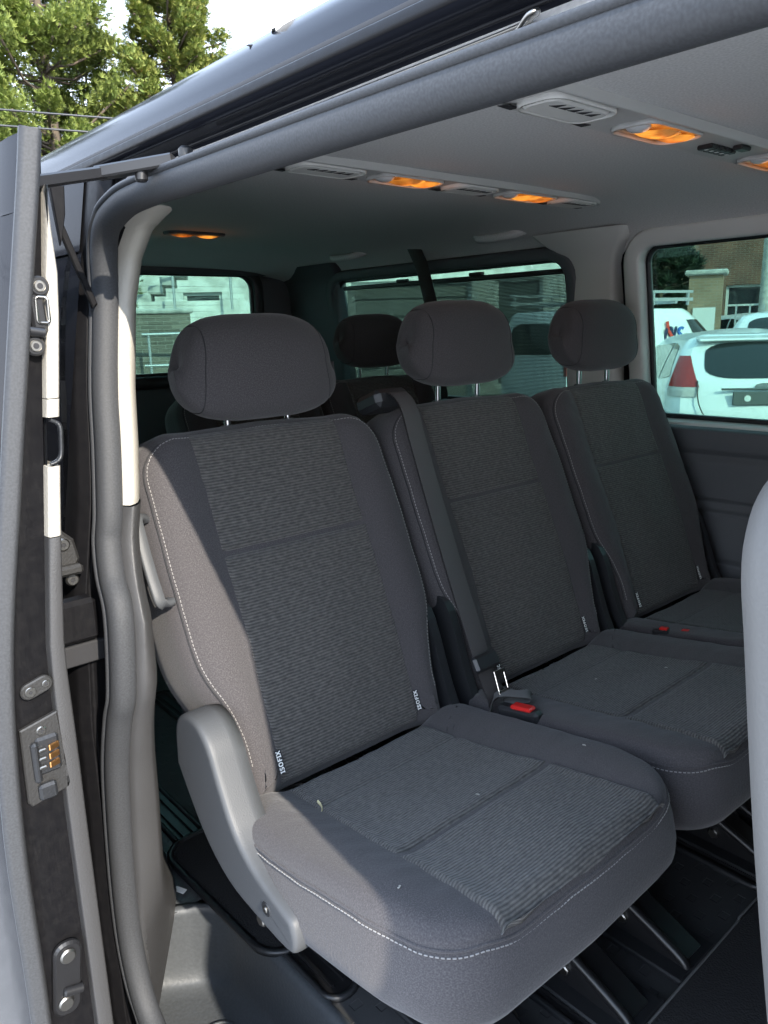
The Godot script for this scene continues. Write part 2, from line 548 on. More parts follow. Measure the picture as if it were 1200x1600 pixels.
func cush_height(u: float, w: float, e: float) -> float:
	var a := absf(u)
	var h := 0.017 * smoothstep(0.13, 0.2, a) * (1.0 - 0.5 * smoothstep(0.3, 0.45, w))
	h -= 0.006 * exp(-pow((w - 0.17) / 0.11, 2.0)) * (1.0 - a * 3.0)
	h -= 0.004 * exp(-pow((w - 0.085) / 0.006, 2.0)) * (1.0 - smoothstep(0.15, 0.17, a))
	h += 0.0032 * wr.get_noise_2d(u * 50.0 + 90.0, w * 45.0) + 0.0009 * wr.get_noise_2d(u * 190.0 + 40.0, w * 210.0)
	h += 0.0011 * sin(w * 170.0 + 3.0 * wr.get_noise_2d(w * 60.0, 9.0)) * exp(-pow((a - 0.175) / 0.016, 2.0))
	return h - round_off(e, 0.024)

func stitches(line: Array, at: Callable, step := 0.0062, wide := 0.0010, long := 0.0040) -> MB:
	# short raised threads along a line of plan points
	var mb := MB.new()
	var left := 0.0
	for k in line.size() - 1:
		var a: Vector2 = line[k]; var b: Vector2 = line[k + 1]
		var l := a.distance_to(b)
		while left < l:
			var d := (b - a) / l
			var q := a + d * left
			var p0: Vector3 = at.call(q - d * long / 2); var p1: Vector3 = at.call(q + d * long / 2)
			var ax := (p1 - p0).normalized()
			var sd := ax.cross(Vector3(0.3, 0.9, 0.3)).normalized(); var up := sd.cross(ax)
			var c := (p0 + p1) / 2
			mb.box(c, V(wide, wide, (p1 - p0).length()), Basis(sd, up, ax))
			left += step
		left -= l
	return mb

func seat_panel(called: String, line: PackedVector2Array, hf: Callable, left: Callable, right: Callable, v0: float, v1: float, nu: int, nv: int, to3: Callable, parent: Node, out: Vector3, proud := 0.0052, open_end := false) -> void:
	var mb := MB.new()
	mb.g += 1
	var pts := []; var uvs := []
	for j in nv + 1:
		var w := lerpf(v0, v1, float(j) / nv)
		# crowd rows at both ends so that the seam edge is round
		var tj := float(j) / nv
		tj = tj - 0.06 * sin(TAU * tj)
		w = lerpf(v0, v1, tj)
		var row := PackedVector3Array(); var tr := PackedVector2Array()
		var l: float = left.call(w); var r: float = right.call(w)
		for i in nu + 1:
			var ti := float(i) / nu
			ti = ti - 0.08 * sin(TAU * ti)
			var u := lerpf(l, r, ti)
			var d := minf(minf(u - l, r - u), minf(w - v0, 1.0 if open_end else v1 - w))
			var e := inside_by(line, u, w)
			var h: float = hf.call(u, w, e) + lerpf(-0.0035, proud, sqrt(clampf(d / 0.011, 0.0, 1.0)))
			row.append(to3.call(u, w, h))
			tr.append(Vector2(u, v0) if j == 0 else Vector2(u, uvs[j - 1][i].y + (row[i] as Vector3).distance_to(pts[j - 1][i])))
		pts.append(row); uvs.append(tr)
	mb.rows(pts, uvs, false, out)
	part(called, mb, mat.ribbed_cloth, parent)

func headrest(parent: Node3D, at: Vector3, w: float, h: float, d: float) -> void:
	# loft across: each section a rounded block, smaller at the ends; the end caps meet in a seam
	var mb := MB.new()
	var pts := []; var uvs := []
	var n := 40
	for i in 37:
		var t := -1.0 + 2.0 * i / 36.0
		t = sin(t * PI / 2 * 0.98) / sin(PI / 2 * 0.98)
		var x := t * w / 2
		var s := pow(maxf(0.0, 1.0 - pow(absf(t), 3.4)), 0.36)
		var seam := 1.0 - 0.022 * exp(-pow((absf(t) - 0.80) / 0.012, 2.0))
		var row := PackedVector3Array(); var tr := PackedVector2Array()
		for k in n:
			var a := TAU * k / n
			var ca := cos(a); var sa := sin(a)
			var rr := pow(pow(absf(ca), 2.7) + pow(absf(sa), 2.7), -1.0 / 2.7)
			var y := rr * sa * h / 2 * s * seam; var z := rr * ca * d / 2 * pow(s, 0.8) * seam
			z += -0.012 * sa * sa * signf(sa) - 0.01 * (1.0 - absf(sa)) * t * t
			row.append(at + V(x * (1.0 - 0.07 * sa), y + 0.0015 * wr.get_noise_2d(x * 60, a * 10), z)); tr.append(Vector2(x, a * 0.07))
		pts.append(row); uvs.append(tr)
	mb.rows(pts, uvs, true, at)
	var hr := part("headrest", mb, mat.seat_cloth, parent)
	for sg in [-1.0, 1.0]:
		var ring := []
		for k in 41:
			var a := TAU * k / 40
			var ca := cos(a); var sa := sin(a)
			var rr := pow(pow(absf(ca), 2.7) + pow(absf(sa), 2.7), -1.0 / 2.7)
			var s := pow(1.0 - pow(0.80, 3.4), 0.36) * 0.985
			ring.append(at + V(sg * 0.80 * w / 2 * (1.0 - 0.07 * sa), rr * sa * h / 2 * s, rr * ca * d / 2 * pow(s, 0.8) - 0.012 * sa * sa * signf(sa) - 0.01 * (1.0 - absf(sa)) * 0.64))
		var sm := MB.new()
		sm.tube(ring, 0.0011, 5, Vector3(1, 0, 0.01))
		part("seam", sm, mat.tag_cloth, hr)
	for sg in [-1.0, 1.0]:
		var po := MB.new()
		po.cyl(at + V(sg * 0.062, -h * 0.30, -0.004), at + V(sg * 0.062, -h / 2 - 0.075, -0.004), 0.0062, 14)
		part("headrest_post", po, mat.chrome, parent)
		var col := MB.new()
		col.cyl(at + V(sg * 0.062, -h / 2 - 0.038, -0.004), at + V(sg * 0.062, -h / 2 - 0.020, -0.004), 0.0135, 16, 0.003)
		part("post_collar", col, mat.black_plastic, parent)

func make_seat(label: String, at: Vector3, opts := {}) -> Node3D:
	var t := thing("bench_seat", label, "seat", at, 0.0, opts.get("group", "second row seats"))
	# --- backrest, leaning back
	var tilt := deg_to_rad(-22.0)
	var bk := Transform3D(Basis(Vector3.RIGHT, tilt), V(0, 0.945, -0.005))
	var b3 := func(u: float, w: float, h: float) -> Vector3: return bk * V(u, w, h)
	var mb := MB.new()
	mb.pillow(back_line, back_height, [Vector2(0, 0.22), Vector2(0, 0.38)], [Vector2(0.002, -0.05), Vector2(0.004, -0.07), Vector2(0.002, -0.095), Vector2(-0.008, -0.112), Vector2(-0.03, -0.120)], b3, bk * V(0, 0.3, -0.05))
	var back := part("backrest", mb, mat.seat_cloth, t)
	var out := bk * V(0, 0.3, -1.0)
	var lft := func(_w: float) -> float: return -0.148
	var rgt := func(_w: float) -> float: return 0.148
	seat_panel("ribbed_panel", back_line, back_height, lft, rgt, 0.012, 0.386, 30, 40, b3, back, out)
	seat_panel("ribbed_panel", back_line, back_height, lft, rgt, 0.388, 0.592, 30, 26, b3, back, out)
	# stitching along the front edge of both sides and the top
	var sl := []
	var n := back_line.size()
	for k in n:
		var tt := (back_line[(k + 1) % n] - back_line[(k - 1 + n) % n]).normalized()
		var q := back_line[k] + Vector2(-tt.y, tt.x) * 0.017
		if q.y > 0.06: sl.append(q)
	var order := sl
	if order.size() > 2:
		# begin at the break where the bottom edge was left out
		var brk := 0; var far := 0.0
		for k in sl.size():
			var d: float = sl[k].distance_to(sl[(k + 1) % sl.size()])
			if d > far: far = d; brk = k + 1
		order = []
		for k in sl.size(): order.append(sl[(brk + k) % sl.size()])
	var st := stitches(order, func(q: Vector2) -> Vector3: return bk * V(q.x, q.y, back_height(q.x, q.y, 0.017) + 0.0006))
	part("stitching", st, mat.stitch, back).set_meta("kind", "stuff")
	var groove := []
	for q in order:
		var c: Vector2 = q * 1.0
		groove.append(bk * V(c.x + signf(c.x) * 0.004, c.y, back_height(c.x, c.y, 0.0135) - 0.0002))
	var gm := MB.new()
	gm.tube(groove, 0.0013, 5, bk.basis.z)
	part("seam", gm, mat.tag_cloth, back)
	# hard back shell
	var sh := MB.new()
	sh.plate(rrect(0.44, 0.53, 0.06, 6, Vector2(0, 0.30)), bk * Transform3D(Basis.IDENTITY, V(0, 0, -0.119)), -0.016, 0.006)
	part("back_shell", sh, mat.black_plastic, t)
	headrest(t, bk * V(0, 0.60, -0.06) + V(0.012, 0.122, 0.022), 0.30, 0.178, 0.118)
	# anchor tags sewn into the panel's edges
	for sg in [-1.0, 1.0]:
		var tg := MB.new()
		var c := V(sg * 0.146, 0.052, back_height(0.14, 0.05, 1.0) + 0.007)
		tg.box(bk * c, V(0.0125, 0.036, 0.0018), bk.basis, 0.0006)
		var tag := part("anchor_tag", tg, mat.tag_cloth, t)
		if opts.get("tags", true):
			lettering("ISOFIX", 0.0108, mat.white_print, tag, Transform3D(bk.basis * Basis(Vector3.BACK, PI / 2), bk * (c + V(0.0, 0.0, 0.0012))))
	# --- cushion, tipped up at the front
	var ct := Transform3D(Basis(Vector3.RIGHT, deg_to_rad(-8.3)), V(0, 0.952, 0.0))
	var c3 := func(u: float, w: float, h: float) -> Vector3: return ct * V(u, h, w)
	mb = MB.new()
	mb.pillow(cush_line, cush_height, [Vector2(0, 0.16), Vector2(0, 0.29)], [Vector2(0.0025, -0.029), Vector2(0.006, -0.045), Vector2(0.008, -0.075), Vector2(0.004, -0.10), Vector2(-0.012, -0.122), Vector2(-0.045, -0.132)], c3, ct * V(0, -0.06, 0.22))
	var cu := part("cushion", mb, mat.seat_cloth, t)
	out = ct * V(0, -1.0, 0.22)
	var cl := func(w: float) -> float: return -lerpf(0.146, 0.166, w / 0.45)
	var cr := func(w: float) -> float: return lerpf(0.146, 0.166, w / 0.45)
	seat_panel("ribbed_panel", cush_line, cush_height, cl, cr, 0.004, 0.272, 30, 34, c3, cu, out)
	seat_panel("ribbed_panel", cush_line, cush_height, cl, cr, 0.274, 0.4577, 30, 30, c3, cu, out, 0.0052, true)
	# seam and stitching round the top edge
	var ring := []
	var tops := []
	n = cush_line.size()
	var start := 0
	for k in n:
		if cush_line[k].y < 0.03 and cush_line[(k + 1) % n].y >= 0.03 and cush_line[k].x > 0: start = k + 1
	for k in n:
		var q := cush_line[(start + k) % n]
		if q.y < 0.03: break
		ring.append(q)
	gm = MB.new()
	var gp := []
	for q in ring: gp.append(ct * V(q.x, cush_height(q.x, q.y, 0.0) - 0.0005, q.y))
	gm.tube(gp, 0.0022, 6, Vector3.UP)
	part("piping", gm, mat.seat_cloth, cu)
	st = stitches(ring, func(q: Vector2) -> Vector3:
		var o := (q - Vector2(0, 0.2)).normalized() * 0.0028
		return ct * V(q.x + o.x, cush_height(q.x, q.y, 0.0) - 0.0065, q.y + o.y), 0.0062, 0.0012)
	part("stitching", st, mat.stitch, cu).set_meta("kind", "stuff")
	# pan and feet below the cushion
	if opts.get("feet", true):
		var pan := MB.new()
		pan.box(V(0, 0.815, 0.13), V(0.40, 0.04, 0.34), Basis(Vector3.RIGHT, deg_to_rad(-8.3)), 0.008)
		part("seat_pan", pan, mat.black_metal, t)
	# recliner arm between the seats or at the door side
	for sg in [-1.0, 1.0]:
		var arm := MB.new()
		var xf := Transform3D(Basis(Vector3.BACK, Vector3.UP, Vector3.RIGHT), V(sg * 0.228 - 0.011, 0, 0))
		arm.plate(PackedVector2Array(smooth([Vector2(-0.12, 0.86), Vector2(-0.115, 1.02), Vector2(-0.11, 1.12), Vector2(-0.085, 1.145), Vector2(-0.055, 1.12), Vector2(-0.01, 1.0), Vector2(0.03, 0.93), Vector2(0.07, 0.88), Vector2(0.07, 0.84), Vector2(-0.08, 0.83)], 3)), xf, 0.022, 0.004)
		if not (sg < 0 and opts.get("cover", false)): part("recliner_arm", arm, mat.black_plastic, t)
	return t

func add_feet(t: Node3D, xs: Array) -> void:
	for x in xs:
		var ft := MB.new()
		var side := PackedVector2Array([Vector2(-0.16, 0.574), Vector2(0.40, 0.574), Vector2(0.405, 0.588), Vector2(0.355, 0.610), Vector2(0.25, 0.655), Vector2(0.16, 0.72), Vector2(0.10, 0.81), Vector2(-0.12, 0.81)])
		ft.plate(side, Transform3D(Basis(Vector3.BACK, Vector3.UP, Vector3.RIGHT), V(x - 0.004, 0, 0)), 0.072, 0.008)
		var foot := part("seat_foot", ft, mat.black_metal, t)
		for k in 1:
			var rail := MB.new()
			var xr: float = x + 0.002 + 0.05 * k
			rail.tube(smooth([V(xr, 0.80, 0.11), V(xr, 0.722, 0.165), V(xr, 0.660, 0.25), V(xr, 0.616, 0.352), V(xr, 0.592, 0.402), V(xr, 0.576, 0.411)], 5), 0.0085, 10, Vector3.RIGHT)
			part("foot_bar", rail, mat.black_metal, foot)
		for zz in [0.20, 0.29]:
			for e in [-0.012, 0.066]:
				var bo := MB.new()
				bo.cyl(V(x + e, 0.613, zz), V(x + e + 0.010, 0.613, zz), 0.011, 6, 0.002)
				part("bolt", bo, mat.bare_metal, foot)
		var base := MB.new()
		base.box(V(x + 0.025, 0.579, 0.14), V(0.12, 0.012, 0.56), Basis.IDENTITY, 0.003)
		part("foot_plate", base, mat.black_plastic, t)

func clone_seat(src: Node3D, label: String, at: Vector3, group: String, called := "bench_seat") -> Node3D:
	var c := src.duplicate() as Node3D
	c.name = numbered(called)
	add_child(c)
	c.position = at
	c.set_meta("label", label); c.set_meta("group", group); c.set_meta("category", "seat")
	return c

func belt_strip(path: Array, width: Vector3, thick := 0.0016) -> MB:
	var prof := [Vector2(-width.length() / 2, -thick), Vector2(width.length() / 2, -thick), Vector2(width.length() / 2, thick), Vector2(-width.length() / 2, thick)]
	var mb := MB.new()
	mb.sweep(path, prof, width.normalized())
	return mb

func build_seats() -> void:
	wr.seed = 77; wr.frequency = 0.12; wr.fractal_octaves = 3
	var half := [Vector2(0, 0), Vector2(0.18, 0)]
	half += arc(Vector2(0.186, 0.022), 0.022, -90, -5)
	half += smooth([Vector2(0.210, 0.05), Vector2(0.212, 0.10), Vector2(0.222, 0.15), Vector2(0.241, 0.20), Vector2(0.25, 0.25), Vector2(0.252, 0.35), Vector2(0.25, 0.50)], 4)
	half += arc(Vector2(0.168, 0.518), 0.082, 0, 84)
	half.append(Vector2(0, 0.606))
	back_line = resample(mirrored(half), 0.0105)
	half = [Vector2(0, -0.015), Vector2(0.215, -0.015)]
	half += arc(Vector2(0.215, 0.02), 0.035, -90, 0)
	half += smooth([Vector2(0.251, 0.05), Vector2(0.254, 0.18), Vector2(0.253, 0.31), Vector2(0.247, 0.355)], 4)
	half += arc(Vector2(0.157, 0.365), 0.088, 5, 88)
	half.append(Vector2(0, 0.458))
	cush_line = resample(mirrored(half), 0.0105)
	var s1 := make_seat("dark grey cloth seat nearest the open sliding door, sunlit along its outer edge", V(0.432, 0, 0), {"cover": true})
	var s2 := clone_seat(s1, "dark grey cloth middle seat of the row, with the belt over its shoulder", V(0.942, 0, 0), "second row seats")
	var s3 := clone_seat(s1, "dark grey cloth seat beside the far side window in the front bench row", V(1.451, 0, 0), "second row seats")
	add_feet(s1, [-0.02, 0.19]); add_feet(s2, [-0.15, 0.19]); add_feet(s3, [-0.23, 0.19])
	for q in [[s1, -0.012], [s2, 0.010], [s3, 0.012]]:
		for c in q[0].get_children():
			if c.name.begins_with("headrest"): c.position.y += q[1]
	for s in [s2, s3]:
		var arm := MB.new()
		var xf := Transform3D(Basis(Vector3.BACK, Vector3.UP, Vector3.RIGHT), V(-0.228 - 0.011, 0, 0))
		arm.plate(PackedVector2Array(smooth([Vector2(-0.12, 0.86), Vector2(-0.115, 1.02), Vector2(-0.11, 1.12), Vector2(-0.085, 1.145), Vector2(-0.055, 1.12), Vector2(-0.01, 1.0), Vector2(0.03, 0.93), Vector2(0.07, 0.88), Vector2(0.07, 0.84), Vector2(-0.08, 0.83)], 3)), xf, 0.022, 0.004)
		part("recliner_arm", arm, mat.black_plastic, s)
	# third row: the two headrests that show
	for k in 2:
		var s := clone_seat(s3, ["dark seat of the rear row behind the door side seat's headrest", "dark seat of the rear row showing between the two nearer headrests"][k], V([0.942, 1.451][k], -0.01, -0.885), "rear row seats", "rear_seat")
	# --- what only the door side seat has: its grey hinge cover and folding lever
	var cov := MB.new()
	var cp := PackedVector2Array(smooth([Vector2(-0.10, 1.03), Vector2(-0.095, 1.09), Vector2(-0.075, 1.118), Vector2(-0.03, 1.125), Vector2(0.005, 1.10), Vector2(0.03, 1.05), Vector2(0.065, 0.99), Vector2(0.115, 0.955), Vector2(0.185, 0.935), Vector2(0.20, 0.925), Vector2(0.205, 0.895), Vector2(0.185, 0.88), Vector2(0.10, 0.885), Vector2(0.035, 0.897), Vector2(-0.02, 0.93), Vector2(-0.065, 0.98), Vector2(-0.10, 1.03)], 3))
	cp.remove_at(cp.size() - 1)
	var cl := resample(Array(cp), 0.007)
	cov.pillow(cl, func(_u: float, _w: float, e: float) -> float: return -round_off(e, 0.008), [Vector2(0.0, 1.02), Vector2(0.06, 0.945)], [Vector2(0.0006, -0.012), Vector2(0.001, -0.035), Vector2(0.0, -0.055)], func(u: float, w: float, h: float) -> Vector3: return V(-0.273 - h, w - 0.018, u - 0.004), V(-0.24, 0.96, 0.03), 0.017)
	var cv := part("hinge_cover", cov, mat.grey_plastic, s1, "grey plastic hinge cover")
	var sc := MB.new()
	sc.cyl(V(-0.268, 0.899, 0.135), V(-0.2742, 0.899, 0.135), 0.0105, 20, 0.001)
	part("screw_recess", sc, mat.black_plastic, cv)
	sc = MB.new()
	sc.cyl(V(-0.268, 0.899, 0.135), V(-0.2760, 0.899, 0.135), 0.005, 6, 0.001)
	part("screw", sc, mat.bare_metal, cv)
	var nut := MB.new()
	nut.cyl(V(-0.24, 0.858, 0.105), V(-0.262, 0.858, 0.105), 0.014, 18, 0.003)
	nut.cyl(V(-0.262, 0.858, 0.105), V(-0.268, 0.858, 0.105), 0.010, 6, 0.002)
	part("pivot_nut", nut, mat.bare_metal, s1)
	var lv := MB.new()
	lv.sweep(smooth([V(-0.25, 1.375, -0.185), V(-0.268, 1.382, -0.17), V(-0.272, 1.362, -0.155), V(-0.272, 1.32, -0.137), V(-0.272, 1.285, -0.118), V(-0.268, 1.265, -0.112), V(-0.25, 1.262, -0.118)], 6), [Vector2(-0.007, -0.006), Vector2(0.007, -0.006), Vector2(0.009, 0), Vector2(0.007, 0.006), Vector2(-0.007, 0.006), Vector2(-0.009, 0)], Vector3.RIGHT)
	var lever := part("folding_lever", lv, mat.grey_plastic, s1, "grey curved folding lever on the seat side")
	lv = MB.new()
	lv.box(V(-0.266, 1.305, -0.152), V(0.016, 0.012, 0.026), Basis(Vector3.RIGHT, 0.4), 0.003)
	part("lever_tab", lv, mat.grey_plastic, lever)
	# --- the middle seat's belt: guide on the shoulder, strap, tongue, buckle
	var gd := MB.new()
	gd.box(V(-0.240, 1.508, -0.228), V(0.085, 0.035, 0.075), Basis(Vector3.RIGHT, -0.35), 0.01)
	part("belt_guide", gd, mat.black_plastic, s2)
	gd = MB.new()
	gd.box(V(-0.240, 1.5255, -0.208), V(0.06, 0.006, 0.014), Basis(Vector3.RIGHT, -0.35), 0.002)
	part("belt_slot", gd, mat.tag_cloth, s2)
	var bp := smooth([V(-0.236, 1.522, -0.214), V(-0.234, 1.525, -0.19), V(-0.232, 1.50, -0.163), V(-0.232, 1.44, -0.140), V(-0.236, 1.33, -0.092), V(-0.244, 1.20, -0.030), V(-0.251, 1.10, 0.022), V(-0.253, 1.055, 0.042)], 6)
	part("belt_strap", belt_strip(bp, V(0.046, 0, -0.006)), mat.belt, s2)
	bp = smooth([V(-0.253, 1.055, 0.042), V(-0.248, 1.02, 0.054), V(-0.232, 0.985, 0.058), V(-0.212, 0.955, 0.04), V(-0.20, 0.92, 0.01)], 6)
	part("belt_strap", belt_strip(bp, V(0.046, 0, -0.008)), mat.belt, s2)
	var tg := MB.new()
	var tb := Basis(Vector3.RIGHT, -0.5)
	tg.box(V(-0.253, 1.058, 0.050), V(0.062, 0.030, 0.016), tb, 0.005)
	var tongue := part("belt_tongue", tg, mat.black_plastic, s2)
	for q in [[V(-0.012, 0, 0), V(0.004, 0.042, 0.002)], [V(0.012, 0, 0), V(0.004, 0.042, 0.002)], [V(0, -0.018, 0), V(0.028, 0.008, 0.002)], [V(0, 0.018, 0), V(0.028, 0.008, 0.002)]]:
		tg = MB.new()
		tg.box(V(-0.240, 1.024, 0.078) + Basis(Vector3.RIGHT, -0.35) * (q[0] as Vector3), q[1], Basis(Vector3.RIGHT, -0.35), 0.0006)
		part("tongue_plate", tg, mat.chrome, tongue)
	# hanging grey strap loop and the red buckle between the cushions
	part("pull_strap", belt_strip(smooth([V(-0.262, 0.93, 0.068), V(-0.260, 0.99, 0.074), V(-0.247, 1.004, 0.082), V(-0.228, 1.006, 0.108), V(-0.212, 1.002, 0.118), V(-0.210, 0.992, 0.116), V(-0.228, 0.990, 0.098), V(-0.240, 0.985, 0.085)], 5), V(0.022, 0, -0.014), 0.0009), mat.belt_grey, s2)
	var bu := MB.new()
	var bb := Basis(Vector3.UP, 0.12) * Basis(Vector3.RIGHT, -0.12)
	bu.box(V(-0.246, 0.978, 0.125), V(0.026, 0.030, 0.085), bb, 0.006)
	var buckle := part("belt_buckle", bu, mat.black_plastic, s2)
	bu = MB.new()
	bu.box(V(-0.247, 0.9955, 0.132), V(0.021, 0.008, 0.042), bb, 0.003)
	part("release_button", bu, mat.red_plastic, buckle)
	for k in 2:
		bu = MB.new()
		bu.box(V(-0.236 + 0.02 * k, 0.972, 0.10 + 0.04 * k), V(0.02, 0.02, 0.04), bb, 0.004)
		var b3 := part("belt_buckle", bu, mat.black_plastic, s3)
		bu = MB.new()
		bu.box(V(-0.236 + 0.02 * k, 0.985, 0.105 + 0.04 * k), V(0.014, 0.006, 0.018), bb, 0.002)
		part("release_button", bu, mat.red_plastic, b3)
	# crumbs of lint on the cushions
	var cr := RandomNumberGenerator.new(); cr.seed = 5
	var lint_spots := [[0.432, -0.21, 0.34, "pale lint fleck near the front corner of the seat by the door"], [0.432, 0.02, 0.25, "pale lint fleck in the middle of the seat cushion by the door"], [0.432, 0.21, 0.30, "pale lint fleck on the inner edge of the seat by the door"], [0.942, -0.02, 0.13, "pale lint fleck towards the back of the middle seat cushion"], [0.942, 0.10, 0.21, "pale lint fleck at the centre of the middle seat cushion"], [1.451, 0.06, 0.16, "pale lint fleck on the cushion of the seat by the far window"]]
	for q in lint_spots:
		var tl := deg_to_rad(-8.3)
		var hh := cush_height(q[1], q[2], 1.0) + (0.0055 if absf(q[1]) < 0.15 else 0.0005)
		var c := thing("lint_crumb", q[3], "crumb", V(q[0], 0.952, 0) + Basis(Vector3.RIGHT, tl) * V(q[1], hh, q[2]), cr.randf() * TAU, "lint on the seat cushions")
		var cm := MB.new()
		cm.sweep([V(-0.0025, 0.0003, 0), V(-0.001, 0.0010, 0.0006), V(0.001, 0.0008, -0.0004), V(0.0025, 0.0003, 0.001)], [Vector2(-0.0004, -0.0009), Vector2(0.0006, -0.0007), Vector2(0.0007, 0.0008), Vector2(-0.0004, 0.001)], Vector3.UP)
		part("fluff", cm, mat.lint, c)
	# a blade of straw on the door side seat, some lint
	var stw := thing("straw", "pale dry straw blade lying on the seat nearest the open door", "straw", V(0.275, 0.963, 0.10))
	var sm := MB.new()
	sm.sweep(smooth([V(-0.028, -0.004, 0.008), V(-0.012, 0.002, 0.004), V(0.006, 0.003, -0.002), V(0.016, 0.004, -0.014), V(0.016, 0.009, -0.024)], 5), [Vector2(-0.0028, -0.0006), Vector2(0.0028, -0.0006), Vector2(0.002, 0.0008), Vector2(-0.002, 0.0008)], Vector3.UP)
	part("blade", sm, mat.dry_straw, stw)

# ---------------------------------------------------------------- the van
const FRONT := 2.25
const REAR := -2.12
const FAR := 1.885      # outer skin of the far side at the belt line

func far_skin(y: float) -> float: return 1.915 - skin(y)

func frame_loop(w: float, h: float, r: float, at: Vector3, ax: Vector3, ay: Vector3, n := 6) -> Array:
	var o := []
	for p in rrect(w, h, r, n): o.append(at + ax * p.x + ay * p.y)
	return o

func window(van: Node3D, called: String, at: Vector3, ax: Vector3, ay: Vector3, w: float, h: float, r: float, inward: Vector3, glass: Material, trim: Material, wide := 0.04, deep := 0.04) -> Node3D:
	# a swept inner frame round a rounded opening, a rubber edge and a pane with thickness
	var fr := MB.new()
	var loop := frame_loop(w + wide, h + wide, r + wide / 2, at + inward * deep * 0.5, ax, ay)
	# n1 runs along inward, n2 in the plane of the window
	fr.sweep(loop, [Vector2(-deep / 2, -wide / 2), Vector2(deep / 2 - 0.008, -wide / 2), Vector2(deep / 2, -wide / 2 + 0.008), Vector2(deep / 2, wide / 2 - 0.008), Vector2(deep / 2 - 0.008, wide / 2), Vector2(-deep / 2, wide / 2)], inward, true)
	var f := part(called, fr, trim, van)
	var rb := MB.new()
	rb.sweep(frame_loop(w - 0.006, h - 0.006, r, at + inward * 0.006, ax, ay), [Vector2(-0.006, -0.008), Vector2(0.008, -0.008), Vector2(0.010, 0.0), Vector2(0.006, 0.008), Vector2(-0.006, 0.008)], inward, true)
	part("rubber_edge", rb, mat.black_plastic, f)
	var gl := MB.new()
	var poly := rrect(w + 0.008, h + 0.008, r, 5)
	gl.plate(poly, Transform3D(Basis(ax, ay, inward), at - inward * 0.002), 0.004)
	part("glass", gl, glass, f)
	return f

